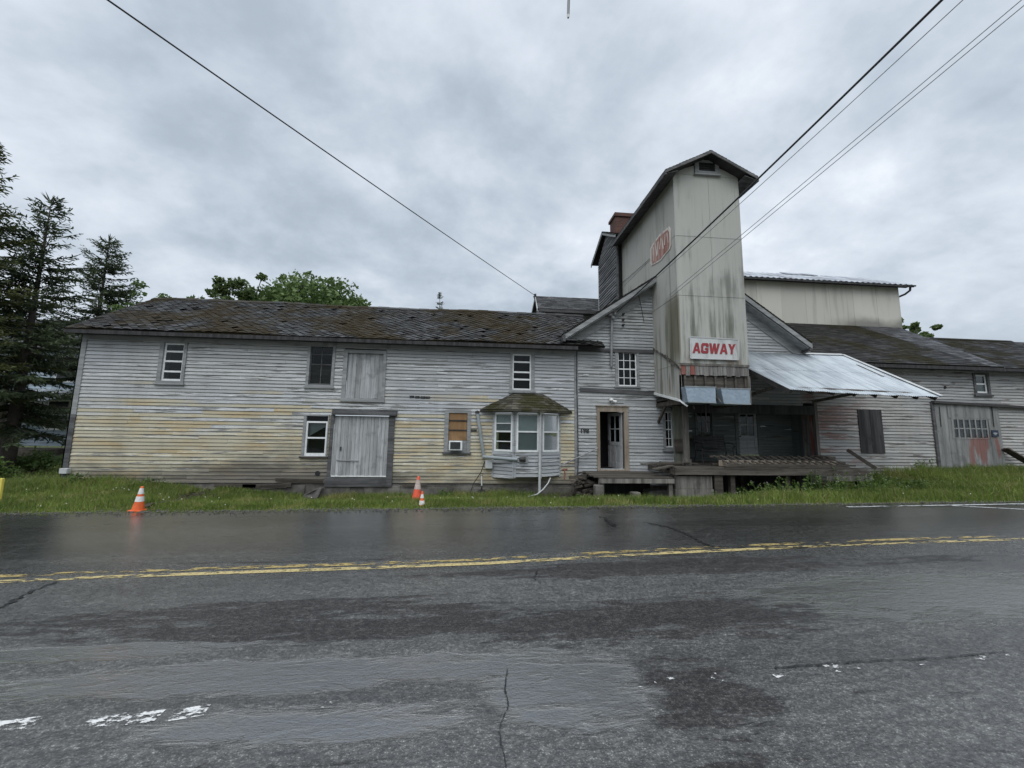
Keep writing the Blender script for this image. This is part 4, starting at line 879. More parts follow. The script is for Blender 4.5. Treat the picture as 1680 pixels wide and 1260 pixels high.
m.prism([pa,pb,pb+Vector((0,0,-.14)),pa+Vector((0,0,-.14))], (.03,0,0)); m.prism([pb,pc,pc+Vector((0,0,-.14)),pb+Vector((0,0,-.14))], (.03,0,0)); m.build('rake_board', M['trim_paint'], hh)
m = MB()
for a, b, U in ((pa,pb,(1,0,0)),(pc,pb,(-1,0,0))):
    P0 = a+Vector((0,0,.03)) if U[0] > 0 else a+Vector((2.8,0,.03)); deck(m, P0, U, b-a, 2.8, (b-a).length, .05); courses(m, P0, U, b-a, 2.8, (b-a).length)
m.build('roof', M['shingle_grey'], hh)
m = MB(); q0, q1 = atY(1005,365,16.4).x, atY(1034,365,16.4).x; zt = atY(1018,355,16.2).z
m.box(q0,q1,16.05,16.75,10.6,zt-.1); m.box(q0-.06,q1+.06,15.99,16.81,zt-.1,zt+.02); m.box(q0-.02,q1+.02,16.03,16.77,zt+.02,zt+.09); m.build('chimney', M['brick'], hh)
rg = thing('rear_gable', (3.1, 18.6, 0), 'small grey shingled gable peeping over the wing roof behind', 'building')
RZ, RYc = 9.02, 20.0; ra, rb, rcx = Vector((2.82,18.3,7.78)), Vector((2.95,RYc,RZ)), Vector((2.82,21.7,7.78))
m = MB(); deck(m, ra+Vector((0,0,0)), (1,0,0), rb-ra, 6.2, (rb-ra).length, .06); courses(m, ra, (1,0,0), Vector((0,1.7,1.24)), 6.2, (rb-ra).length); m.prism([rb, rb+Vector((6,0,0)), rcx+Vector((6,0,0)), rcx], (0,0,-.06)); m.build('roof', M['shingle_grey'], rg)
m = MB(); m.prism([ra+Vector((-.03,0,.02)), rb+Vector((-.03,0,.02)), rb+Vector((-.03,0,-.13)), ra+Vector((-.03,0,-.13))], (.03,0,0)); m.prism([rb+Vector((-.03,0,.02)), rcx+Vector((-.03,0,.02)), rcx+Vector((-.03,0,-.13)), rb+Vector((-.03,0,-.13))], (.03,0,0)); m.build('rake_board', M['white_pvc'], rg)
m = MB(); clap(m, (0,18.7), (1,0), (0,-1), 3.12, 9, 5.5, 7.9); clap(m, (3.12,18.7), (0,1), (-1,0), 0, 2.6, 5.5, 8.95, ulim=lambda z: (max(0,(z-7.95)*1.3), 2.6-max(0,(z-7.95)*1.3))); m.build('wall', M['gable_siding'], rg)
m = MB(); m.box(2.9,9,18.28,18.34,7.62,7.76); m.build('fascia', M['trim_dark'], rg); m = MB(); m.tube([(2.95,19.95,8.85),(2.93,19.9,9.05)], .04, 8); m.lathe((2.93,19.9,9.0), [(.0,0),(.07,.02),(.05,.07),(.07,.1),(0,.12)], 10); m.build('wire_anchor', M['iron'], rg)
m = MB(); m.box(3.06,3.14,18.66,18.72,5.5,7.8); m.build('corner_board', M['white_pvc'], rg)

# ================================================================== RIGHT BARN
BX0, BX1 = REC1, 19.55; BZE = 4.30
barn = thing('feed_barn', (BX0, WY, 0), 'grey clapboard barn with red-stained boards, mossy roof and clerestory', 'building')
WB = rc(1408.5,672,1447.5,744,WY); BD = rc(1531,664,1640.5,769.5,WY); WS = rc(1596,612,1622,648.5,WY); WSs = rc(1599.5,615,1618.5,645,WY)
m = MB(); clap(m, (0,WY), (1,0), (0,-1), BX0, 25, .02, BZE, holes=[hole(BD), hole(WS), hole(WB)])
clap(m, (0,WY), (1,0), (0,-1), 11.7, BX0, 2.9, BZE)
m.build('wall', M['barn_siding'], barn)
m = MB(); m.box(BX0,25,WY+.02,WY+.3,-.6,.018); m.build('foundation', M['concrete'], barn)
m = MB(); x0,x1,z0,z1 = WB; plank_panel(m, x0, x1, 12.955, z0, z1, 4, .05); tag(m.build('board_shutter', M['dark_board'], barn), 'dark weathered boards closing the window opening')
window(barn, WS, WSs, rows=(.5,), bar=.05, casing=M['trim_dark'], backs=(('blind','blind_dim',(0,.45)),))
m = MB(); p = atY(1550.5,635.6,12.98); m.tube([p+Vector((0,-.01,0)), p+Vector((0,.1,0))], .055, 16); m.build('vent_hole', M['interior'], barn)
bp0 = Vector((10.2,12.55,4.40)); bV = Vector((0,3.45,2.46)); rk = 19.62
m = MB(); deck(m, bp0, (1,0,0), bV, rk-bp0.x, bV.length, .06)
split = lambda v: rk-bp0.x-.06-(2.05*min(1, v/bV.length/.93))
courses(m, bp0, (1,0,0), bV, 9, bV.length, .15, .32, ufun=lambda v: (0, rk-bp0.x-.55-1.7*(v/bV.length)))
br = m.build('roof', M['shingle_mossy'], barn)
m = MB(); courses(m, bp0, (1,0,0), bV, 9, bV.length, .15, .32, ufun=lambda v: (rk-bp0.x-.55-1.7*(v/bV.length), rk-bp0.x)); tag(m.build('roof_patch', M['shingle_new'], barn), 'lighter newer shingles along the roof edge')
m = MB(); m.box(11.0,25,12.56,12.6,4.24,4.36); m.box(11.0,25,12.6,12.995,4.30,4.32); m.build('fascia', M['dark_board'], barn)  # eave shadow put into the fascia's dark colour, as on the wing
m = MB(); m.prism([(rk,12.55,4.38),(rk,16.0,6.84),(rk,16.0,6.68),(rk,12.55,4.22)], (.03,0,0)); m.build('rake_board', M['trim_dark'], barn)
# clerestory
MY = 15.95; mz0, mz1 = 6.7, 8.8; mx0, mx1 = 9.0, 19.8
m = MB(); n = 9
for i in range(n):
    a = mx0+(mx1-mx0)*i/n; m.box(a+.003, mx0+(mx1-mx0)*(i+1)/n-.003, MY, MY+.03, mz0, mz1, random.random())
m.box(mx0,mx1,MY+.03,MY+.05,mz0,mz1,0); m.box(mx1-.03,mx1,MY+.05,19.5,mz0-1,mz1,.5)
m.build('clerestory_wall', M['cement_panel_pale'], barn)
m = MB()
for i in range(1, n): a = mx0+(mx1-mx0)*i/n; m.box(a-.012,a+.012,MY-.008,MY-.001,mz0+.05,mz1)
m.build('seam_strip', M['cement_panel_pale'], barn)
m = MB(); cw = Vector((mx0,MY-.32,mz1+.02)); cV = Vector((0,2.4,1.32)); n = 150; U = Vector((1,0,0)); Nn = U.cross(cV).normalized(); wm = mx1+.4-mx0
for i in range(n):
    a, b = i/n*wm, (i+1)/n*wm; h0, h1 = .02*math.sin(i*1.7), .02*math.sin((i+1)*1.7); m.face([cw+U*a+Nn*h0, cw+U*b+Nn*h1, cw+U*b+Nn*h1+cV, cw+U*a+Nn*h0+cV])
m.prism([cw-Nn*.03, cw+U*wm-Nn*.03, cw+U*wm+cV-Nn*.03, cw+cV-Nn*.03], -Nn*.03); q = cw+cV; m.prism([q, q+U*wm, q+U*wm+Vector((0,2.4,-1.3)), q+Vector((0,2.4,-1.3))], (0,0,-.03))
a = atY(1392,457,MY+2.0); m.prism([cw+U*(6.6)+cV*.82+Nn*.05, cw+U*8.3+cV*.82+Nn*.05, cw+U*8.3+cV*1.02+Nn*.07, cw+U*6.6+cV*1.02+Nn*.07], -Nn*.03)
m.build('clerestory_roof', M['old_metal_roof'], barn)
m = MB(); m.box(mx0,mx1+.42,MY-.34,MY-.30,mz1-.10,mz1-.01); m.box(mx0,mx1+.4,MY-.30,MY-.002,mz1-.02,mz1-.005); m.build('clerestory_fascia', M['dark_board'], barn)
m = MB(); m.tube([(mx1+.33,MY-.25,mz1-.04),(mx1+.33,MY-.22,mz1-.22),(mx1+.22,MY-.08,mz1-.36),(mx1+.04,MY+.05,mz1-.45)], .045, 8); m.tube([(mx1+.04,MY-.33,mz1-.03),(mx1+.5,MY-.33,mz1-.03)], .04, 8); m.build('downspout', M['iron'], barn)
# sliding barn door
x0,x1,z0,z1 = BD; bd = MB(); px = lambda f: x0+.12+(x1-x0-.12)*f
wz0, wz1 = atY(1590,718,WY).z, atY(1590,688.6,WY).z; wx0, wx1 = atY(1560,703,WY).x, atY(1617,703,WY).x; yb = 12.94
e = [x0+.12+i*(x1-x0-.12)/11 for i in range(12)]
for a, b in zip(e[:-1], e[1:]):
    r = random.random(); mid_ = (a+b)/2
    if wx0 < mid_ < wx1+.1: bd.box(a+.003,b-.003,yb+random.uniform(0,.008),yb+.03,z0+.02,wz0-.05,r)
    else: bd.box(a+.003,b-.003,yb+random.uniform(0,.008),yb+.03,z0+.02,z1,r*.6)
bd.box(wx0-.14,wx1+.16,yb-.012,yb+.028,wz1+.05,z1,.3); bd.box(x0+.12,x1,yb+.031,yb+.045,z0+.03,wz0-.05,0)
bd.box(wx0-.05,wx1+.05,yb-.006,yb+.03,wz0-.05,wz0); bd.box(wx0-.05,wx1+.05,yb-.006,yb+.03,wz1,wz1+.05)
for i in range(7): a = wx0+(wx1-wx0)*i/6; bd.box(a-.028,a+.028,yb-.004,yb+.03,wz0,wz1,.7)
zz = (wz0+wz1)/2; bd.box(wx0,wx1,yb-.002,yb+.028,zz-.02,zz+.02,.7)
bdo = bd.build('sliding_door', M['barn_plank'], barn)
m = MB(); m.box(wx0,wx1,yb+.012,yb+.016,wz0,wz1); m.build('pane', M['glass'], bdo); m = MB(); m.box(wx0-.1,wx1+.1,yb+.1,yb+.11,wz0-.1,wz1+.1); m.build('dark_room', M['interior'], bdo)
m = MB(); a, b = atY(1530,659.5,12.9), atY(1760,673,12.9); m.bar(a,b,.12,.09); m.build('door_track', M['iron'], barn)
m = MB(); m.box(x0,x0+.11,12.93,13.02,z0,z1+.05); m.build('door_frame', M['trim_dark'], barn)
m = MB(); a, b = atY(1627,665,12.92), atY(1631,700,12.92); m.tube([a,b], .012, 6); a, b = atY(1541,667,12.93), atY(1544,700,12.93); m.tube([a,b], .012, 6); m.build('door_rod', M['iron'], barn)
c4 = rc(1627,705.7,1637.5,716.3,12.92); m = MB(); m.box(c4[0],c4[1],12.905,12.92,c4[2],c4[3]); ns = thing('notice_plate', (c4[0],12.91,c4[2]), 'small navy notice plate on the barn door edge', 'sign'); m.build('plate', M['sign_navy'], ns)
m = MB(); m.box(c4[0]+.05,c4[1]-.06,12.899,12.9045,c4[3]-.13,c4[3]-.10); m.box(c4[0]+.08,c4[1]-.1,12.899,12.9045,c4[3]-.18,c4[3]-.16); m.build('lettering', M['white_pvc'], ns)
m = MB(); a = atY(1648,736,12.85); b = ghit(1668,772); b.y = 12.55; b.z = float(hz(b.x,b.y)); m.bar(a,b,.05,.24,(0,-1,.2)); tag(m.build('leaning_plank', M['brown_plank']), 'wide dark plank leaning on the wall beside the barn door', 'plank')
# end shed
shed = thing('end_shed', (19.7, WY, 0), 'lower clapboard end bay with dark hipped shingle roof beyond the barn', 'building')
dp0 = Vector((19.66,12.55,4.36)); dV = Vector((0,3.05,1.9)); m = MB(); deck(m, dp0, (1,0,0), dV, 6, dV.length, .06); courses(m, dp0, (1,0,0), dV, 6, dV.length, .15, .32, ufun=lambda v: (0, 6-v*.2)); m.prism([dp0+dV, dp0+dV+Vector((5.2,0,0)), dp0+Vector((5.9,6.1,0)), dp0+Vector((0,6.1,0))], (0,0,-.06)); m.build('roof', M['shingle_mossy'], shed)
m = MB(); 
for i in range(16): x = dp0.x+i*.33; z = dp0.z+dV.z; m.prism([(x,15.5,z-.03),(x+.34,15.5,z-.03),(x+.34,15.6,z+.05),(x,15.6,z+.05)], (0,.2,0), random.random())
m.build('ridge_cap', M['shingle_mossy'], shed)
m = MB(); m.box(21,25,WY+.03,WY+.06,4.0,4.28); m.box(24.9,25,WY+.06,18,0,4.3); m.build('wall', M['barn_siding'], shed)

# ================================================================== CANOPY
can = thing('metal_canopy', (11, 13, 3), 'sloping corrugated metal canopy over the loading dock', 'canopy')
A0, A1 = Vector((8.50,12.96,4.70)), Vector((13.50,12.96,4.72)); F0, F1 = atY(1297,639,10.15), atY(1545,651,10.15)
m = MB(); n = 300; prev = None
nn = (A1-A0).cross(F0-A0).normalized(); nn = nn if nn.z > 0 else -nn
for i in range(n+1):
    t = i/n; h = nn*(.012*math.sin(t*5.2/.076*2*math.pi)); bow = Vector((0,0,-.03*math.sin(t*math.pi)+.008*math.sin(t*37))); cur = (A0.lerp(A1,t)+h, A0.lerp(A1,t).lerp(F0.lerp(F1,t),.55)+h+Vector((0,0,-.01)), F0.lerp(F1,t)+h+bow)
    if prev:
        for j in range(2): m.face([prev[j+1], cur[j+1], cur[j], prev[j]], random.random())
    prev = cur
m.build('roof_sheet', M['corrugated'], can, smooth=True)
m = MB()
for t in (.02,.16,.30,.44,.58,.72,.86,.985):
    a, b = A0.lerp(A1,t)-nn*.09, F0.lerp(F1,t)-nn*.09; m.bar(a, a.lerp(b,.985), .05, .12, nn)
m.build('rafter', M['brown_plank'], can)
m = MB()
for f in (.06,.5,.93): m.bar(A0.lerp(F0,f)-nn*.025, A1.lerp(F1,f)-nn*.025, .09, .03, nn)
m.build('purlin', M['brown_plank'], can)
m = MB(); m.bar(A1+nn*.035+Vector((-.02,0,0)), F1+nn*.035+Vector((-.02,0,0)), .13, .012, nn); m.bar(A0.lerp(A1,.62)+nn*.03, A1+nn*.03, .16, .012, nn); 
m.bar(A1.lerp(F1,.28)+nn*.035+Vector((-.36,0,0)), A1.lerp(F1,.58)+nn*.03+Vector((-.40,0,0)), .10, .01, nn); m.build('edge_flashing', M['white_pvc'], can)
m = MB(); m.bar(A0+Vector((.05,0,-.1))+nn*0, F0-nn*.08, .04, .14, nn); m.build('side_board', M['iron'], can)
m = MB(); m.bar((9.1,12.95,2.95), F0.lerp(F1,.08)-nn*.16+Vector((0,.9,.35)), .07, .09); m.build('brace', M['post_wood'], can); m = MB(); m.bar((12.1,12.92,2.95), F0.lerp(F1,.72)-nn*.16+Vector((0,.9,.35)), .07, .09); m.build('brace', M['post_wood'], can)

# ================================================================== DOCK, STOOP and what stands there
DZ = .72; DX0, DX1, DY0 = 5.88, 12.2, 11.2
dock = thing('loading_dock', (9, 11.4, 0), 'worn wooden loading dock platform under the canopy', 'dock')
m = MB(); y = DY0-.02
while y < RECY-.05:
    w = random.uniform(.12,.2); x = DX0+random.uniform(-.03,.06)
    if y > 12.8: x = max(x, REC0+.02)
    while x < DX1-.05:
        L = random.uniform(1.6,3.6); e = min(DX1+random.uniform(-.06,.02), x+L); m.box(x+.004,e-.004,y+.004,min(y+w-.004,RECY-.07),DZ-.045+random.uniform(-.006,.0),DZ+random.uniform(-.008,.006),random.random()); x = e
        if x > DX1-.12: break
    y += w
m.build('deck_boards', M['weathered_wood'], dock)
m = MB(); m.box(DX0,10.2,DY0-.04,DY0+.0,DZ-.20,DZ-.05,.9); m.box(10.2,DX1,DY0-.035,DY0+.0,DZ-.19,DZ-.06,.1); m.box(DX0-.03,DX0+.01,DY0,12.95,DZ-.2,DZ-.05,.4); m.build('rim_board', M['weathered_wood'], dock)
m = MB(); m.box(10.7,DX1+.02,DY0-.07,DY0-.041,DZ-.36,DZ-.2,.3); m.build('skirt_board', M['post_wood'], dock)
m = MB()
for x in (DX0+.12, 7.8, 9.6, 11.2, DX1-.15): m = MB(); m.box(x-.07,x+.07,DY0+.15,DY0+.3,-.8,DZ-.05); m.build('post', M['brown_plank'], dock)
for x in (7.0,9.0,11.0): m = MB(); m.box(x-.06,x+.06,12.6,12.75,-.8,DZ-.05); m.build('post', M['brown_plank'], dock)
m = MB(); x0, x1 = atY(1107,790,11.3).x, atY(1170,790,11.3).x
m.box(x0,x1,11.28,11.75,-.9,.08,.9); m.box(x0+.02,x1-.03,11.29,11.75,.085,.47,.7); m.build('crib_block', M['post_wood'], dock, bevel=.012)
m = MB(); m.box(x1+.02,x1+.28,11.25,11.31,-.3,.5); m.build('brown_board', M['brown_plank'], dock)
m = MB(); m.box(DX0,DX1,13.35,13.4,-.9,DZ-.06); m.box(REC0-.02,REC0,13,13.4,-.9,DZ-.06); m.build('back_skirt', M['dark_board'], dock)
# support column of boards beside the narrow window
m = MB(); sx0, sx1 = atY(1105,700,12.5).x, atY(1121,700,12.5).x
for i in range(3): a = sx0+(sx1-sx0)*i/3; m.box(a+.004,a+(sx1-sx0)/3-.004,12.5+.012*i,12.55+.012*i,DZ+.002,2.66,random.random())
m.build('cladding_board', M['green_board'], dock)
m = MB(); z0, z1 = atY(1113,741,12.45).z, atY(1113,720,12.45).z; m.box(sx0+.01,sx1+.02,12.40,12.495,z0,z1); m.build('brown_box', M['brown_plank'], dock)
px0, px1 = atY(1121.5,700,12.0).x, atY(1128.5,700,12.0).x
m = MB(); m.box(px0,px1,11.95,12.08,DZ+.2,TB-.15); m.box(px0-.03,px1+.03,11.92,12.11,DZ+.002,DZ+.2); m.build('canopy_post', M['post_wood'], dock)
# bench
bn = thing('bench', (8.2, 13.3, DZ), 'dark slatted wooden bench with curled iron arms on the dock', 'bench')
b0, b1 = atY(1144,745,13.3).x, atY(1200,745,13.3).x; sz = DZ+.43
m = MB()
for i in range(4): m.box(b0+.05,b1-.05,13.08+i*.11,13.17+i*.11,sz-.02,sz+.015,random.random())
m.build('seat', M['dark_board'], bn); m = MB()
for i in range(5): z = sz+.1+i*.085; m.box(b0+.05,b1-.05,13.53+i*.02,13.55+i*.02,z,z+.07,random.random())
m.build('backrest', M['dark_board'], bn)
for x in (b0+.06, b1-.06):
    m = MB(); m.tube([(x,13.06,DZ),(x,13.10,DZ+.2),(x,13.08,sz)], .022, 8); m.build('leg', M['iron'], bn)
    m = MB(); m.tube([(x,13.62,DZ),(x,13.52,DZ+.22),(x,13.5,sz),(x,13.56,sz+.3),(x,13.63,sz+.55)], .022, 8); m.build('leg', M['iron'], bn)
    m = MB(); m.tube([(x,13.56,sz+.26),(x,13.3,sz+.27),(x,13.1,sz+.24),(x,13.02,sz+.17),(x,13.06,sz+.1),(x,13.12,sz+.13),(x,13.08,sz)], .018, 8); m.build('arm', M['iron'], bn)
# slatted rack
rk_ = thing('slatted_rack', (10, 11.6, DZ), 'long low slatted wooden rack lying along the dock front', 'rack')
r0, r1 = atY(1186,756,11.4).x, atY(1398,756,11.4).x; m = MB()
m.bar((r0,11.32,DZ+.10),(r1,11.32,DZ+.09),.06,.05,r=.9); m.bar((r0,11.33,DZ+.035),(r1-.2,11.33,DZ+.03),.09,.05,r=.3); m.build('front_rail', M['weathered_wood'], rk_)
m = MB(); m.bar((r0-.08,11.95,DZ+.30),(r1-.3,11.95,DZ+.27),.08,.06,r=.3); m.bar((r0,11.97,DZ+.05),(r1-.3,11.97,DZ+.05),.06,.08,r=.1); m.build('rear_rail', M['brown_plank'], rk_)
for i in range(17):
    x = r0+.05+(r1-r0-.45)*i/16; m = MB(); m.bar((x+.13,11.36,DZ+.115),(x,11.95,DZ+.335),.045+random.random()*.03,.03,r=random.random()); m.build('slat', M['weathered_wood'], rk_)
m = MB(); m.box(r0,r1-.3,11.60,11.62,DZ+.03,DZ+.21); m.build('inner_board', M['tan_trim'], rk_)
m = MB(); a, b = atY(1390,738,11.9), atY(1437,769,11.6); m.bar(a,b,.05,.10,(0,0,1)); tag(m.build('ramp_board', M['brown_plank']), 'dark board sloping down off the dock end by the red-stained wall', 'board')
m = MB(); m.box(11.5,12.15,11.9,12.7,DZ+.008,DZ+.17,.4); m.box(11.55,12.0,12.1,12.75,DZ+.172,DZ+.32,.7); m.box(11.3,12.1,11.75,11.88,DZ+.01,DZ+.10,.2); tag(m.build('timber_stack', M['weathered_wood']), 'stacked weathered timbers at the dock end beside the sloping board', 'timber')
# loose planks on the dock corner
for i, (pa, pb, Y, w, lb) in enumerate((((1052,763),(1132,758),11.9,.18,'top loose plank lying across the dock corner'),((1071,770),(1104,765),11.5,.22,'short broken plank tilted against the dock corner'),((1083,758),(1143,762),12.3,.16,'loose plank on the dock just behind the corner'))):
    a, b = atY(*pa,Y), atY(*pb,Y); m = MB(); a.z = max(a.z, DZ+.04 if i != 1 else .55); b.z = max(b.z, DZ+.04); m.bar(a,b,w,.035,r=random.random()); tag(m.build('loose_plank', M['weathered_wood']), lb, 'plank')
# stoop
SZ = .44; st = thing('door_stoop', (4.6, 12, 0), 'low wooden stoop platform in front of the open door', 'stoop')
s0, s1, sy0 = atZ(986,784,SZ).x, DX0-.03, atZ(1040,783,SZ).y
m = MB(); y = sy0
while y < 12.93:
    w = random.uniform(.13,.2); m.box(s0+random.uniform(-.1,.08)-(y-sy0)*.05,s1+random.uniform(-.06,.0),y+.004,min(12.94,y+w-.004),SZ-.04,SZ+random.uniform(-.008,.004),random.random()); y += w
m.build('deck_boards', M['weathered_wood'], st)
m = MB(); m.box(s0,s1,sy0-.035,sy0-.001,SZ-.17,SZ-.045,.9); m.build('rim_board', M['post_wood'], st)
m = MB(); m.box(s1-.16,s1-.04,sy0+.02,sy0+.12,-.9,SZ-.041); m.build('post', M['post_wood'], st); m = MB(); m.box(s0+.02,s0+.16,sy0+.03,sy0+.15,-.8,SZ-.041); m.build('post', M['post_wood'], st)
m = MB(); m.box(s0+.1,s1-.1,12.6,12.64,-.8,SZ-.05); m.build('back_board', M['dark_board'], st)
p = ghit(1012,812); m = MB(); x0, x1 = atY(974,806,11.2).x, atY(1050,806,11.2).x; m.box(x0,x1,11.1,11.3,-.9,-.13); m.box(x0+.02,x0+.26,11.09,11.31,-.13,.22); m.box(x1-.28,x1-.02,11.08,11.32,-.13,.02); tag(m.build('concrete_curb', M['concrete'], bevel=.03), 'low broken concrete curb under the stoop edge', 'curb')
x0, x1 = atY(1065,800,11.7).x, atY(1097,800,11.7).x; m = MB(); m.box(x0,x1,11.7,12.2,-.25,-.02); m.box(x0+.05,x1-.03,11.68,12.2,-.6,-.26); tag(m.build('stone_block', M['stone'], bevel=.05), 'pale stone block in the dark under the stoop', 'block')
# collapsed steps left of the stoop
def rubble(n, cx, cy, rx, ry, zs, mat, mb, size=(.1,.35)):
    for i in range(n):
        a = random.uniform(0,6.28); q = random.random()**.6; x = cx+math.cos(a)*rx*q; y = cy+math.sin(a)*ry*q; z = float(hz(x,y))+zs*(1-q)*random.random(); d = Vector((random.uniform(-1,1),random.uniform(-.6,.6),random.uniform(-.25,.25))).normalized(); L = random.uniform(*size); mb.bar(Vector((x,y,z))-d*L, Vector((x,y,z))+d*L, random.uniform(.08,.2), random.uniform(.04,.1), r=random.random())
c = atY(958,798,12.2); m = MB(); rubble(110, c.x, 12.35, .72, .42, 1.25, None, m, (.1,.3)); tag(m.build('rubble_heap', M['brown_plank']), 'dark heap of rotten step timbers between the bay and the stoop', 'rubble')
m = MB(); m.tube([atY(926,769,12.3), atY(927,778,12.25), atY(925.5,787,12.2)], .022, 8); m.tube([atY(921.5,771,12.35), atY(931,770,12.3)], .03, 8); tag(m.build('hand_pump', M['red_rust']), 'rusty red handle standing against the wall right of the bay', 'handle')
m = MB(); m.tube([atY(918.5,764.5,12.86), atY(981,735,12.86)], .022, 8); tag(m.build('handrail', M['conduit']), 'grey pipe handrail sloping up to the open door', 'handrail')
m = MB(); r = thing('house_number', atY(959,707,12.95), 'dark house number 198 on the siding left of the door', 'sign')
v, f = text_mesh('198', .21, .008, 1.0); c = atY(959,707,12.965); m.mesh([(c.x+a, c.y-z, c.z+b) for a, b, z in v], f); m.build('digits', M['dark_board'], r)
# pipes by the bay
vp = thing('vent_pipe', atY(793,750,12.85), 'grey stove pipe running down the wall and along under the bay', 'pipe')
m = MB(); m.tube([atY(783,678,12.92), atY(786.5,700,12.9), atY(793.5,749,12.88)], .055, 12); m.build('pipe', M['pipe_grey'], vp)
m = MB(); m.tube([atY(792.5,749.5,12.86), atY(820,751.5,12.62), atY(849,754,12.47)], .055, 12); m.build('pipe', M['pipe_grey'], vp)
m = MB(); a = atY(783,676,12.93); m.lathe(a-Vector((0,.02,.06)), [(.0,0),(.07,.02),(.075,.08),(.0,.12)], 14); a = atY(858,753.5,12.45); m.tube([a+Vector((-.12,0,0)), a+Vector((.08,0,0))], [.05,.085], 12); m.build('cap', M['iron'], vp)
r4 = rc(852,747,866,760,12.5); m = MB(); m.box(r4[0],r4[1],12.5,12.535,r4[2],r4[3]); m.build('wall_plate', M['trim_paint'], vp)
r4 = rc(796,755,808,769,12.85); m = MB(); m.box(r4[0],r4[1],12.82,12.985,r4[2],r4[3]); tag(m.build('meter_box', M['white_pvc'], bevel=.02), 'pale rounded meter box on the wall under the stove pipe', 'box')
m = MB(); m.tube([atY(795.5,757,12.9), atY(789,775,12.85), atY(777,793,12.8), atY(770,812,12.7)], .014, 6); tag(m.build('ground_wire', M['cable']), 'thin black wire from the meter box down to the ground', 'wire')
sv = thing('shovel', gw(790,811), 'shovel with D-shaped handle leaning on the wall under the meter box', 'shovel')
a = atY(790,777,12.72); b = gw(790,811); m = MB(); m.tube([a+Vector((0,0,-.08)), b+Vector((0,0,.25))], .02, 8); m.build('shaft', M['white_pvc'], sv)
m = MB(); m.tube([a+Vector((0,0,-.1)), a+Vector((-.06,0,0)), a+Vector((.06,0,.0)), a+Vector((0,0,-.1))], .013, 6); m.build('grip', M['iron'], sv)
m = MB(); m.tube([b+Vector((0,0,.27)), b+Vector((0,0,.12))], .026, 8); m.prism([b+Vector((-.1,0,.14)), b+Vector((.1,0,.14)), b+Vector((.09,-.02,-.06)), b+Vector((0,-.03,-.12)), b+Vector((-.09,-.02,-.06))], (0,.01,0)); m.build('blade', M['iron'], sv)
wp = thing('white_downpipe', atY(885.5,808,12.45), 'white downpipe on the bay corner with an elbow at the ground', 'pipe')
m = MB(); m.tube([atY(889,676,12.4), atY(886.5,682,12.42), atY(885.8,745,12.45), atY(885,808,12.45)], .042, 10); m.build('pipe', M['white_pvc'], wp)
m = MB(); m.lathe(atY(889,677,12.4)-Vector((0,0,.05)), [(.0,0),(.07,.0),(.07,.08),(0,.09)], 12); m.build('cap', M['lamp_white'], wp)
m = MB(); m.tube([atY(903,784,12.6), atY(899,793,12.5), atY(891,803,12.4), atY(881,811,12.3), gw(866,815,12.2)], .02, 8); tag(m.build('garden_hose', M['white_pvc']), 'pale hose curving from under the bay to the grass', 'hose')
x0, x1 = atY(771,802,12.75).x, atY(813,802,12.75).x; m = MB(); q = [(x0,12.74,-.62),(x1,12.74,-.62),(x1-.05,12.76,-.28),(x1-.22,12.8,-.12),(x0+.1,12.8,-.1),(x0,12.78,-.2)]; m.prism(q, (0,.2,0)); tag(m.build('slate_slab', M['stone'], bevel=.03), 'dark stone slab leaning on the foundation left of the bay', 'slab')
x0, x1 = atY(500,812,12.6).x, atY(524,805,12.6).x; m = MB(); a = atY(497,815,12.5); b = atY(517,812,12.55); c = atY(525,800,12.75); m.prism([a+Vector((0,0,-.12)), b+Vector((.05,0,-.14)), c+Vector((.05,0,-.02)), c+Vector((-.04,0,.0)), b+Vector((-.12,0,.1)), a+Vector((0,0,.06))], (0,.2,0)); tag(m.build('rock', M['stone'], bevel=.03), 'wedge-shaped rock against the foundation below the round hole', 'rock')

# ================================================================== CONES, MARKER
def cone(px, py, toppy, label, style, dist=None):
    g = ghit(px, py) if dist is None else atY(px, py, dist); g.z = float(hz(g.x, g.y)); top = atY(px, toppy, g.y).z; h = top-g.z; t = thing('traffic_cone', g, label, 'traffic cone', 'traffic cones on the verge')
    rb, rt = h*.21, h*.045; base = .05*h
    m = MB(); s = h*.235; m.box(g.x-s,g.x+s,g.y-s,g.y+s,g.z,g.z+base); m.build('base', M['cone_orange' if style != 2 else 'cone_red'], t, bevel=.01)
    R = lambda f: rb+(rt-rb)*f
    def band(name, f0, f1, mat, e=0):
        m = MB(); m.lathe(g, [(R(f0)+e, base+(h-base)*f0), (R(f1)+e, base+(h-base)*f1)], 28); m.build(name, M[mat], t, smooth=False)
    m = MB(); m.lathe(g, [(R(0),base),(R(.5),base+(h-base)*.5),(R(.97),base+(h-base)*.97),(rt*.8,h),(rt*.5,h-.01)], 28); m.build('body', M['cone_red' if style == 2 else 'cone_orange'], t, smooth=True)
    if style == 1: band('reflective_band', .36, .58, 'cone_white', .003); band('reflective_band', .68, .93, 'cone_white', .003)
    if style == 2: band('worn_band', .48, .86, 'cone_worn', .003)
    if style == 3: band('reflective_band', .04, .34, 'cone_white', .003); band('reflective_band', .52, .80, 'cone_white', .003)
    return t
c1 = cone(226, 838, 798, 'orange cone with two white bands at the road edge in front of the yellowed wall', 1)
c2 = cone(683.5, 816, 781.5, 'tall red-orange cone with one worn pale band by the foundation', 2, 11.3)
c3 = cone(692, 830, 806, 'small orange and white striped cone in the grass before the taller cone', 3)
c1.rotation_euler = (0, math.radians(3), 0); c2.rotation_euler = (math.radians(-2), math.radians(2), 0)
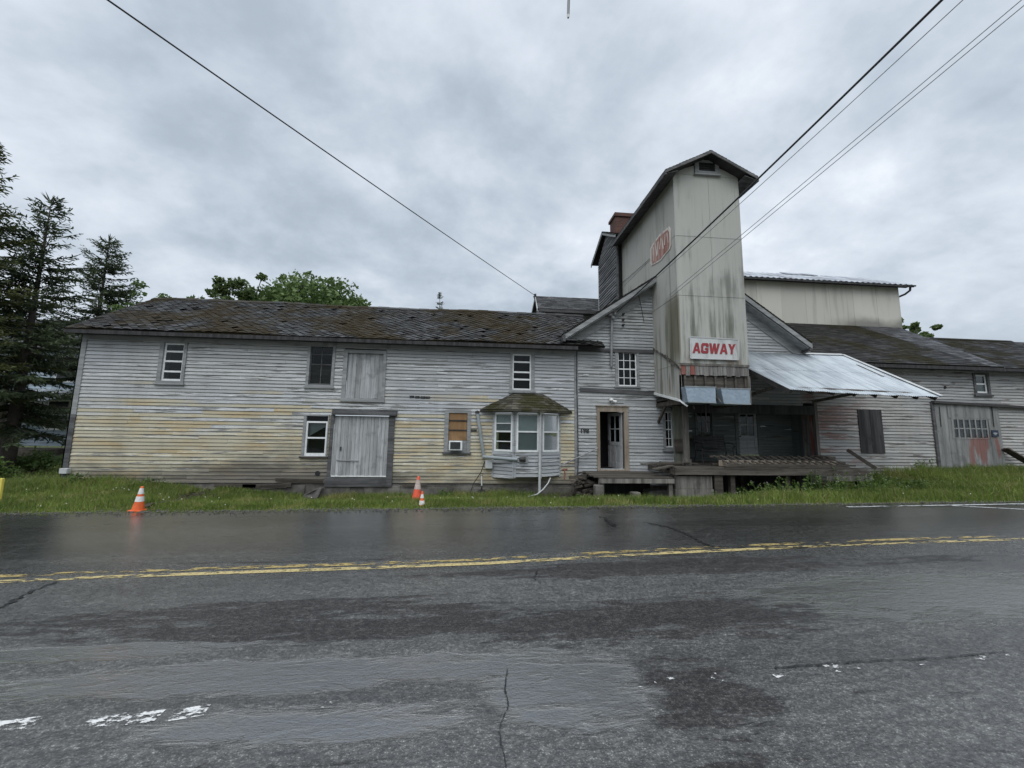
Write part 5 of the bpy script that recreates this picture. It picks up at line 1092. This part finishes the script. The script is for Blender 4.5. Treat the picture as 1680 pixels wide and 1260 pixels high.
g = ghit(0, 827); a = atY(2, 785, g.y); m = MB(); m.box(a.x-.05, a.x+.025, g.y, g.y+.06, float(hz(g.x,g.y))-.1, a.z); mk = tag(m.build('marker_post', M['yellow_paint'], bevel=.01), 'yellow marker post at the road edge left of the wing', 'post')

# ================================================================== WIRES
def wire(name, a, b, r, sag, label, mat='cable', ext=1.35, group='overhead wires'):
    a, b = Vector(a), Vector(b); e = a+(b-a)*ext; P = []
    for i in range(41):
        t = i/40; p = a.lerp(e, t); p.z -= sag*4*t*(1-t); P.append(p)
    m = MB(); m.tube(P, r, 6); return tag(m.build(name, M[mat]), label, 'wire', group)
def rpt(px, py, Y): return atY(px, py, Y)
wire('overhead_wire', atY(1012,512,12.5), rpt(1537,0,4.6), .021, .10, 'thick black overhead cable slanting across the tower to the gable')
wire('overhead_wire', atY(1040,488,12.5), rpt(1571,0,4.6), .007, .10, 'thin overhead wire running close below the thick black cable', 'grey_cable')
wire('overhead_wire', atY(1098,484,11.1), rpt(1674,0,4.6), .007, .02, 'upper of the paired thin wires reaching the lower tower panel', 'grey_cable')
wire('overhead_wire', atY(1100,488,11.1), rpt(1684,4,4.6), .007, .02, 'lower of the paired thin wires reaching the lower tower panel', 'grey_cable')
wire('overhead_wire', Vector((2.95,19.9,9.0)), rpt(184,0,5.5), .014, .06, 'single dark wire crossing the open sky to the rear gable', 'cable')
m = MB(); m.tube([atX(1014,470,TX0-.03), atX(1060,430,TX0-.03), atX(1066,424,TX0-.03)], .008, 6); tag(m.build('tower_wire', M['cable']), 'thin wire clipped along the tower side below the emblem', 'wire')
ca, cb = atY(-150,-70,7.2), atY(1950,-70,5.2); best = min((ca.lerp(cb, i/400) for i in range(401)), key=lambda p: abs(p.x/p.y-atY(937.5,-70,6).x/6))
wire('overhead_wire', ca.lerp(cb,-.6), cb.lerp(ca,-.9), .02, 0, 'cable passing above the top of the view that the rod hangs from', ext=1.0)
a = atY(932.3,29,best.y); hr = thing('hanging_rod', a, 'dark hanging rod end with a pale tip high over the road', 'rod')
m = MB(); m.tube([a+Vector((0,0,.05)), best-Vector((0,0,.01))], .026, 10); m.build('rod', M['conduit'], hr); m = MB(); m.tube([a, a+Vector((0,0,.05))], [.02,.028], 10); m.build('tip', M['lamp_white'], hr)

# ================================================================== PLANTS
def npmesh(name, V, Fc, rnd, mat, parent=None):
    me = bpy.data.meshes.new(name); nv = len(V); nf = len(Fc); k = Fc.shape[1]
    me.vertices.add(nv); me.vertices.foreach_set('co', V.astype(np.float32).ravel())
    me.loops.add(nf*k); me.loops.foreach_set('vertex_index', Fc.astype(np.int32).ravel())
    me.polygons.add(nf); me.polygons.foreach_set('loop_start', np.arange(0, nf*k, k, dtype=np.int32))
    me.update(calc_edges=True)
    a = me.attributes.new('rnd', 'FLOAT', 'FACE'); a.data.foreach_set('value', rnd.astype(np.float32))
    me.materials.append(mat); o = bpy.data.objects.new(name, me); COL.objects.link(o)
    if parent: o.parent = parent; o.matrix_parent_inverse = parent.matrix_basis.inverted()
    return o
def blades(x, y, h, w, lean=.35, z=None):
    n = len(x); z0 = hz(x, y) if z is None else z; th = RNG.uniform(0, 2*np.pi, n); ln = RNG.normal(0, lean, n)*h; la = RNG.uniform(0, 2*np.pi, n)
    dx, dy = np.cos(th)*w/2, np.sin(th)*w/2; lx, ly = np.cos(la)*ln, np.sin(la)*ln
    b0 = np.stack([x-dx, y-dy, z0-.02], 1); b1 = np.stack([x+dx, y+dy, z0-.02], 1)
    m0 = np.stack([x-dx*.7+lx*.35, y-dy*.7+ly*.35, z0+h*.6], 1); m1 = np.stack([x+dx*.7+lx*.35, y+dy*.7+ly*.35, z0+h*.6], 1); t = np.stack([x+lx, y+ly, z0+h], 1)
    V = np.concatenate([b0, b1, m0, m1, t]); i = np.arange(n)
    T = np.concatenate([np.stack([i, i+n, i+3*n], 1), np.stack([i, i+3*n, i+2*n], 1), np.stack([i+2*n, i+3*n, i+4*n], 1)]); r = RNG.random(n)
    return V, T, np.concatenate([r, r, r])
# verge grass
n = 170000
gx = RNG.uniform(-17, 23, n); e = yedge(gx); gy = e-.02+RNG.random(n)**.85*(13.05-e)
pat = np.sin(gx*1.3)*np.sin(gy*2.1+gx*.4)+.6*np.sin(gx*3.7+1)*np.sin(gy*4.3)
d = (gy-e)
tall = np.interp(gx, [-17,-10,-7,-3,2,6,9,14,20,23], [.14,.13,.11,.12,.17,.23,.28,.24,.16,.15])
wallside = np.interp(gx, [-17,-12,-9,-8,-7,0,5,8,14,17,23], [.16,.13,.14,.10,.05,.10,.14,.28,.22,.16,.14])
h = (tall*np.clip(d/.8, .25, 1)+wallside*np.clip((gy-11.6)/1.0, 0, 1))*RNG.uniform(.5, 1.25, n)*(1+.22*pat)
keep = (RNG.random(n) < np.clip(.30+d*1.6+.35*pat, .12, 1)) & (h > .015)
# bare muddy rut beside the first cone
ra_, rb_ = ghit(232, 834), ghit(340, 806); vx, vy = rb_.x-ra_.x, rb_.y-ra_.y; L2 = vx*vx+vy*vy; t_ = np.clip(((gx-ra_.x)*vx+(gy-ra_.y)*vy)/L2, 0, 1.1); dd = np.hypot(gx-ra_.x-t_*vx, gy-ra_.y-t_*vy)
keep &= (dd > .16+.10*t_) | (RNG.random(n) < .12)
keep &= ~((gx > DX0) & (gx < DX1) & (gy > 11.6)) & ~((gx > s0) & (gx < s1) & (gy > sy0+.3)) & (gy < 12.98)
V, T, r = blades(gx[keep], gy[keep], h[keep], RNG.uniform(.010, .022, keep.sum()), .45)
tag(npmesh('grass', V, T, r, M['grass_blade']), kind='stuff')
n = 30000; gx = np.concatenate([RNG.uniform(-42,-12.6,n), RNG.uniform(25,40,n//4)]); gy = np.concatenate([RNG.uniform(9.8,26,n), RNG.uniform(8.5,20,n//4)])
h = RNG.uniform(.04,.14,len(gx)); V, T, r = blades(gx, gy, h, RNG.uniform(.015,.035,len(gx)), .6); tag(npmesh('grass', V, T, r, M['grass_blade']), kind='stuff')
mb = MB(); rubble(60, ra_.x+vx*.75, ra_.y+vy*.75, .75, .35, .06, None, mb, (.03,.12))
for i in range(60):
    t = random.random(); x = ra_.x+vx*t+random.gauss(0,.07); y = ra_.y+vy*t+random.gauss(0,.07); mb.bar((x-.07,y-.03,float(hz(x,y))+.012),(x+.07,y+.04,float(hz(x,y))+.022),.12,.03)
tag(mb.build('mud', M['soil']), kind='stuff')

n = 5200; gx = RNG.uniform(-17, 22, n); gy = yedge(gx)+RNG.normal(.06, .13, n)
q = RNG.uniform(.008, .026, n); gz = np.maximum(hz(gx, gy), np.where(gy < yedge(gx), roadz(gx)+.004, -9))+q*.35
o6 = np.array([(1,0,0),(-1,0,0),(0,1,0),(0,-1,0),(0,0,.8),(0,0,-.8)]); V = (np.stack([gx,gy,gz],1)[:,None,:]+o6[None]*q[:,None,None]*RNG.uniform(.6,1.3,(n,6,1))).reshape(-1,3)
f8 = np.array([(0,2,4),(2,1,4),(1,3,4),(3,0,4),(2,0,5),(1,2,5),(3,1,5),(0,3,5)]); T = (np.arange(n)[:,None,None]*6+f8[None]).reshape(-1,3)
tag(npmesh('gravel', V, T, np.repeat(RNG.random(n), 8), M['stone']), kind='stuff')
n = 90; gx = RNG.uniform(-12, 16, n); gy = yedge(gx)+RNG.uniform(.25, 2.8, n); gz = hz(gx, gy)+RNG.uniform(.08, .2, n)
V = (np.stack([gx,gy,gz],1)[:,None,:]+o6[None]*.016).reshape(-1,3); T = (np.arange(n)[:,None,None]*6+f8[None]).reshape(-1,3); tag(npmesh('flowers', V, T, np.repeat(RNG.random(n), 8), M['flower']), kind='stuff')
def leaves(P, size, up=.5, ratio=.55):
    n = len(P); th = RNG.uniform(0, 2*np.pi, n); ph = RNG.normal(0, .6, n); s = size*RNG.uniform(.6, 1.4, n)
    a = np.stack([np.cos(th)*np.cos(ph), np.sin(th)*np.cos(ph), np.sin(ph)-.15], 1)*s[:, None]
    q = RNG.normal(0, 1, (n, 3)); b = np.cross(a, q); b /= (np.linalg.norm(b, axis=1)[:, None]+1e-9); b *= (s*ratio)[:, None]
    V = np.concatenate([P-a*.5, P+b*.5, P+a*.5, P-b*.5]); i = np.arange(n); return V, np.stack([i, i+n, i+2*n, i+3*n], 1), RNG.random(n)
def join(parts):
    Vs, Fs, Rs = [], [], []; o = 0
    for V, F_, r in parts: Vs.append(V); Fs.append(F_+o); Rs.append(r); o += len(V)
    return np.concatenate(Vs), np.concatenate(Fs), np.concatenate(Rs)
# weeds: one object per clump
def weed(x, y, h, n, label, spread=.25, flowers=0, mat='weed_leaf', size=.07):
    z = float(hz(x, y)); t = thing('weed_clump', (x, y, z), label, 'weed', 'weeds along the dock and foundation'); st = MB(); P = []; fl = []
    for i in range(n):
        a = random.uniform(0, 6.28); q = random.uniform(0, spread); bx, by = x+math.cos(a)*q*.5, y+math.sin(a)*q*.5; hh_ = h*random.uniform(.55, 1.1); tip = Vector((bx+math.cos(a)*q*.8, by+math.sin(a)*q*.5, z+hh_))
        B = Vector((bx, by, z-.03)); st.tube([B, B.lerp(tip, .5)+Vector((0,0,.03)), tip], [.006,.005,.003], 4)
        for k_ in range(14):
            f = random.uniform(.2, 1); p = B.lerp(tip, f); P.append((p.x+random.gauss(0,.045), p.y+random.gauss(0,.045), p.z+random.gauss(0,.02)))
        if random.random() < flowers: fl.append(tip)
    st.build('stem', M['weed_leaf'], t); V, F_, r = leaves(np.array(P), size); npmesh('leaves', V, F_, r, M[mat], t)
    if fl:
        m = MB()
        for p in fl:
            for k_ in range(3): q = p+Vector((random.gauss(0,.025),random.gauss(0,.025),random.gauss(0,.015))); m.lathe(q, [(.0,0),(.009,.004),(.0,.009)], 6)
        tag(m.build('flowers', M['flower'], t), kind='stuff')
wx = [(7.9,11.0,.55),(8.4,10.8,.62),(8.9,10.95,.8),(9.4,10.8,.6),(9.9,10.9,.85),(10.4,10.75,.7),(10.9,10.9,.9),(11.4,10.8,.65),(11.9,10.95,.8),(12.5,11.2,.6),(13.1,11.6,.5),(7.4,10.9,.4),(10.1,10.3,.45),(11.2,10.2,.5),(12.3,10.4,.55),(13.4,10.9,.45),(9.2,10.2,.4),(14.6,12.5,.35)]
for i, (x, y, h) in enumerate(wx): weed(x, y, h, 16, 'leafy green weed with tiny pale flowers in the tangle before the dock', .45, .22)
for (px, Y, h, lb, mt) in ((245,12.8,.35,'grassy weed tuft against the yellowed wall behind the cone','weed_leaf'),(1516,12.7,.75,'slender weed growing at the barn wall left of the sliding door','weed_leaf'),(860,12.6,.35,'small dark weed at the foundation under the bay','weed_leaf'),(730,12.7,.3,'low weed at the foundation below the plywood window','weed_leaf'),(950,12.0,.4,'scrawny pale weed in front of the rubble heap','weed_leaf'),(1010,11.9,.35,'yellowish weed in the gap under the stoop','weed_leaf'),(125,12.7,.45,'bushy weed at the left corner of the wing','weed_leaf')):
    p = atY(px, 790, Y); weed(p.x, Y, h, 14, lb, .35, 0, mt)

def spruce(base, H, R, label, lean=(0,0), mat='spruce_needle', z0f=.10, whorl=.42, seed=1, dens=1.0):
    rs = np.random.default_rng(seed); bx, by, bz = base; t = thing('spruce_tree', base, label, 'tree', 'spruces left of the wing')
    m = MB(); m.tube([(bx+lean[0]*f, by+lean[1]*f, bz-.2+H*f) for f in (0,.15,.4,.7,1)], [.02*H*.9+.03,.016*H+.02,.011*H,.006*H,.012], 10); m.build('trunk', M['bark'], t, smooth=True)
    Vs, Fs, Rs = [], [], []; o = 0; z = H*z0f; br = MB()
    def quad(p, d, w, L, rr):
        nonlocal o
        s = np.cross(d, rs.normal(0, 1, 3)); s /= np.linalg.norm(s)+1e-9
        Vs.append(np.array([p, p+d*L*.45+s*w/2, p+d*L, p+d*L*.45-s*w/2])); Fs.append([o, o+1, o+2, o+3]); Rs.append(rr); o += 4
    while z < H*.985:
        f = z/H; nb = rs.integers(4, 7)
        for _ in range(nb):
            az = rs.uniform(0, 2*np.pi); L = R*((1-f)**.85)*rs.uniform(.62, 1.15)+.12
            if f < .25: L *= rs.uniform(.5, 1.0)
            el = -.22+.75*f**1.5+rs.normal(0, .08); d0 = np.array([math.cos(az), math.sin(az), 0]); p0 = np.array([bx+lean[0]*f, by+lean[1]*f, bz+z+rs.uniform(-.15, .15)])
            nseg = max(4, int(L/.13)); path = []
            for i in range(nseg+1):
                s = i/nseg; path.append(p0+d0*L*s+np.array([0, 0, L*(el*s-.22*s*s*(1-f)+.20*s**3)]))
            if L > .6: br.tube([tuple(path[0]), tuple(path[nseg//2]), tuple(path[-1])], [.012+.008*L, .008+.003*L, .004], 4, False)
            side = np.array([-d0[1], d0[0], 0]); rr0 = rs.random()
            for i in range(1, nseg+1):
                s = i/nseg; tdir = path[i]-path[i-1]; tdir /= np.linalg.norm(tdir)+1e-9; tl = (.20+.42*L*(1-s)*.55)*rs.uniform(.6, 1.2)*dens
                for sg in (-1, 1):
                    if rs.random() < .12: continue
                    dd_ = tdir*.75+side*sg*rs.uniform(.5, .95)+np.array([0, 0, rs.uniform(-.45, .05)]); dd_ /= np.linalg.norm(dd_); rr = np.clip(rr0*.6+.5*s+rs.normal(0, .15), 0, 1)
                    quad(path[i], dd_, rs.uniform(.05, .085), tl, rr)
                    ns = int(tl/.075)
                    for q in range(ns):
                        c = path[i]+dd_*tl*(q+.6)/(ns+.2); d3 = dd_+rs.normal(0, .55, 3)+np.array([0, 0, -.25]); d3 /= np.linalg.norm(d3); quad(c, d3, rs.uniform(.035, .065), rs.uniform(.11, .24), rr)
                quad(path[i-1], tdir+rs.normal(0, .15, 3), .05, .2, rr0)
        z += whorl*rs.uniform(.7, 1.2)*(1-.35*f)
    for _ in range(10): quad(np.array([bx+lean[0], by+lean[1], bz+H*.97]), np.array([rs.normal(0, .3), rs.normal(0, .3), 1]), .05, .45, .5)
    npmesh('crown', np.concatenate(Vs), np.array(Fs), np.array(Rs), M[mat], t); br.build('limb', M['bark'], t); return t
def tree_at(px_top, py_top, Y): return atY(px_top, py_top, Y)
p = tree_at(86, 322, 17); g0 = float(hz(p.x, 17)); spruce((p.x, 17, g0), p.z-g0, 3.5, 'tall open spruce with bare upper trunk beside the wing corner', seed=3, z0f=.16, whorl=.40)
p = tree_at(-20, 228, 15.5); g0 = float(hz(p.x, 15.5)); spruce((p.x, 15.5, g0), p.z-g0, 3.5, 'tallest dense spruce at the left edge of the picture', seed=5, mat='spruce_needle_olive', z0f=.17, whorl=.31, dens=1.05)
p = tree_at(181, 386, 23); g0 = .1; spruce((p.x, 23, g0), p.z-g0, 4.2, 'shorter spruce rising behind the wing roof slope', seed=8, z0f=.3, whorl=.40)
p = tree_at(40, 470, 20); g0 = .1; spruce((p.x, 20, g0), p.z-g0, 2.5, 'low dense spruce filling the gap between the two tall ones', seed=11, mat='spruce_needle_olive', z0f=.42, whorl=.42, dens=1.0)
p = tree_at(722, 481, 46); spruce((p.x, 46, 0), p.z, 2.0, 'tiny distant spruce tip showing above the wing ridge', seed=15, z0f=.5, whorl=.8)

def broadleaf(base, H, R, Hc, label, nclump=90, per=130, size=.3, seed=2, mat='broad_leaf', flat=.8):
    rs = random.Random(seed); bx, by, bz = base; t = thing('broadleaf_tree', base, label, 'tree'); m = MB(); P = []; cz = bz+H-Hc/2
    m.tube([(bx,by,bz-.3),(bx+.1,by,bz+H*.3),(bx-.1,by,bz+H*.65)], [.035*H,.026*H,.012*H], 10)
    for i in range(nclump):
        a = rs.uniform(0, 6.28); u = rs.uniform(-1, 1); q = rs.uniform(.35, 1.0)*(1-.25*max(0, -u)); s = math.sqrt(max(0, 1-u*u)); k_ = 1+.18*math.sin(3*a+seed)+.12*math.sin(5*a+2)
        c = Vector((bx+math.cos(a)*s*R*q*k_, by+math.sin(a)*s*R*q*k_, cz+u*Hc/2*q*k_))
        if i % 3 == 0: st_ = Vector((bx, by, bz+H*rs.uniform(.35, .6))); m.tube([st_, st_.lerp(c, .5)+Vector((0,0,.3)), c], [.009*H,.005*H,.002*H], 5)
        cr = R*rs.uniform(.14, .26); pts = RNG.normal(0, 1, (per, 3)); pts /= np.linalg.norm(pts, axis=1)[:, None]; pts *= (RNG.random((per, 1))**.45)*cr; pts[:, 2] *= .65; P.append(pts+np.array(c))
    m.build('trunk', M['bark'], t, smooth=True); V, F_, r = leaves(np.concatenate(P), size, ratio=.6); npmesh('crown', V, F_, r, M[mat], t); return t
p = tree_at(503, 466, 32); broadleaf((p.x, 32, 0), p.z, 5.8, 9.0, 'big round green broadleaf tree rising behind the long wing', nclump=230, per=170, size=.33, seed=4)
p = tree_at(398, 452, 29); broadleaf((p.x, 29, 0), p.z, 2.5, 5, 'lighter sparse tree leaning out left of the big round tree', nclump=80, per=100, size=.26, seed=19, mat='broad_leaf_pale')
p = tree_at(1502, 519, 27); broadleaf((p.x, 27, 0), p.z, 1.3, 4.2, 'small pale tree showing beyond the right end of the barn roof', nclump=40, per=110, size=.26, seed=13, mat='broad_leaf_pale')
p = tree_at(255, 472, 24); broadleaf((p.x, 24, 0), p.z, 2.4, 4, 'thin branchy tree behind the wing ridge next to the spruces', nclump=34, per=60, size=.2, seed=17)
# shrubs and dead leaves left of the corner
for (x, y, h, sd, lb, mt) in ((-15.5,13.8,.7,21,'low green shrub beside the left wing corner','weed_leaf'),(-18.0,14.6,.8,22,'brownish bush under the tall spruces','dead_leaf'),(-20.6,13.2,.9,23,'dark low bush at the left edge under the spruce','broad_leaf'),(-17.9,17.6,.8,24,'dark bush between the wing and the pale house','broad_leaf')):
    z = float(hz(x, y)); t = thing('bush', (x, y, z), lb, 'bush'); P = []; m = MB()
    for i in range(22):
        a = random.uniform(0, 6.28); q = random.uniform(0, h*.8); c = np.array([x+math.cos(a)*q, y+math.sin(a)*q*.7, z+h*random.uniform(.25, .95)*(1-q/h*.45)]); P.append(c+RNG.normal(0, .16, (70, 3))); m.tube([(x,y,z),tuple(c)], [.015,.005], 4)
    m.build('stem', M['bark'], t); V, F_, r = leaves(np.concatenate(P), .12); npmesh('leaves', V, F_, r, M[mt], t)

# pale house far left, glimpsed under the spruces
hs = thing('pale_house', (-27, 24, 0), 'pale blue-grey clapboard house behind the spruces with a metal porch roof', 'house')
m = MB(); clap(m, (0,24), (1,0), (0,-1), -36, -20.5, .5, 6.0, pitch=.16); clap(m, (-20.5,24), (0,1), (1,0), 0, 7, .5, 6.0, pitch=.16); m.build('wall', M['house_siding'], hs)
m = MB(); deck(m, (-36.5,23.5,6.0), (1,0,0), (0,4,2.6), 16.5, 4.77); courses(m, (-36.5,23.5,6.0), (1,0,0), (0,4,2.6), 16.5, 4.77); m.prism([(-36.5,27.5,8.6),(-20,27.5,8.6),(-20,31.5,6),(-36.5,31.5,6)], (0,0,-.06)); m.build('roof', M['shingle_grey'], hs)
m = MB(); cw = Vector((-31,21.6,2.9)); cV = Vector((0,2.38,.8)); 
for i in range(90): a, b = i*.1, (i+1)*.1; h0, h1 = .012*(i % 2), .012*((i+1) % 2); m.face([cw+Vector((a,0,h0)), cw+Vector((b,0,h1)), cw+Vector((b,0,h1))+cV, cw+Vector((a,0,h0))+cV])
m.build('porch_roof', M['corrugated'], hs); m = MB(); m.box(-31,-22,21.7,21.8,2.72,2.88); m.build('porch_beam', M['trim_paint'], hs)
for x in (-30.6,-28.2,-25.8,-23.4): m = MB(); m.box(x-.06,x+.06,21.7,21.82,.2,2.72); m.build('porch_post', M['white_paint'], hs)
for (x, z, w, h) in ((-34,1.6,1,1.6),(-29.5,1.5,1,1.5),(-26.8,1.4,1,1.7),(-23.6,1.5,1,1.5),(-33,4.2,.9,1.3),(-28,4.2,.9,1.3),(-23.5,4.2,.9,1.3)):
    m = MB(); m.box(x-w/2-.1,x+w/2+.1,23.93,23.97,z-.1,z+h+.1); f = m.build('window', M['white_paint'], hs); m = MB(); m.box(x-w/2,x+w/2,23.90,23.925,z,z+h/2-.02); m.box(x-w/2,x+w/2,23.90,23.925,z+h/2+.02,z+h); m.build('pane', plain('dark_glass', (.03,.035,.04), .1) if 'dark_glass' not in M else M['dark_glass'], f)
m = MB(); m.box(-31,-22,21.6,24,.1,.42); m.build('porch_floor', M['weathered_wood'], hs)

# ================================================================== SKY AND LIGHT
wd_ = bpy.data.worlds.new('World'); S.world = wd_; wd_.use_nodes = True; t = wd_.node_tree; t.nodes.clear()
class WN(NT):
    def __init__(s): s.t = t; s._pos = None
k = WN(); out = k.n('ShaderNodeOutputWorld'); tc = k.n('ShaderNodeTexCoord').outputs['Generated']
SUN_EL, SUN_AZ = math.radians(60), math.radians(200)
sky = k.n('ShaderNodeTexSky', sky_type='NISHITA'); sky.sun_disc = False; sky.sun_elevation = SUN_EL; sky.sun_rotation = SUN_AZ; sky.dust_density = 4; sky.air_density = 1.2
x, y, z = k.xyz(tc); den = k.m('ADD', k.m('MAXIMUM', z, 0.0), .42); pv = k.vec(k.m('DIVIDE', x, den), k.m('DIVIDE', y, den), 0.0)
n1 = k.noise((2.6,3.0,1), (3.1,7.7,0), 7, .56, vec=pv, dist=.15); n2 = k.noise((.9,1.0,1), (1.2,4.4,2), 4, .5, vec=pv); n3 = k.noise((6,7,1), (8,2,1), 5, .6, vec=pv, dist=.1)
f = k.m('ADD', k.m('ADD', k.m('MULTIPLY', n1, .50), k.m('MULTIPLY', n2, .38)), k.m('MULTIPLY', n3, .16))
f = k.m('SUBTRACT', f, k.m('MULTIPLY', k.step(z, .42, .78), .035))
c = k.mix(k.step(f, .44, .59), (.43,.49,.56), (.61,.665,.735))
c = k.mix(k.m('MULTIPLY', k.step(f, .56, .66), .85), c, (.80,.835,.88))
c = k.mix(k.m('MULTIPLY', k.step(f, .475, .40), .8), c, (.355,.41,.475))
c = k.mix(k.m('MULTIPLY', k.step(z, .30, .02), .45), c, (.55,.60,.675))
over = k.step(z, .80, .98); back = k.m('MULTIPLY', k.step(y, -.05, -.5), k.step(z, .30, .60))     # overcast: brightest overhead and towards the hidden sun
c = k.mulc(c, k.mix(k.m('MAXIMUM', over, back), (1,1,1), (2.5,2.45,2.35)))
low = k.m('MULTIPLY', k.step(y, -.05, -.4), k.step(z, .34, .12)); c = k.mulc(c, k.mix(low, (1,1,1), (.5,.5,.5)))
bg1 = k.n('ShaderNodeBackground'); k.put(bg1.inputs[0], c); bg1.inputs[1].default_value = 1.0
bg2 = k.n('ShaderNodeBackground'); k.put(bg2.inputs[0], sky.outputs[0]); bg2.inputs[1].default_value = .08
mx = k.n('ShaderNodeMixShader'); mx.inputs[0].default_value = .10; t.links.new(bg1.outputs[0], mx.inputs[1]); t.links.new(bg2.outputs[0], mx.inputs[2]); t.links.new(mx.outputs[0], out.inputs[0])
ld = bpy.data.lights.new('sun', 'SUN'); ld.energy = .7; ld.angle = math.radians(45); ld.color = (1, .98, .95); lo = bpy.data.objects.new('sun', ld); COL.objects.link(lo)
dirv = Vector((math.sin(SUN_AZ)*math.cos(SUN_EL), math.cos(SUN_AZ)*math.cos(SUN_EL), math.sin(SUN_EL))); lo.rotation_euler = dirv.to_track_quat('Z', 'Y').to_euler()
S.view_settings.view_transform = 'Standard'; S.view_settings.look = 'None'; S.view_settings.exposure = .38; S.view_settings.gamma = 1; S.view_settings.use_curve_mapping = False
S.cycles.max_bounces = 6; S.cycles.transparent_max_bounces = 12; S.cycles.use_denoising = True
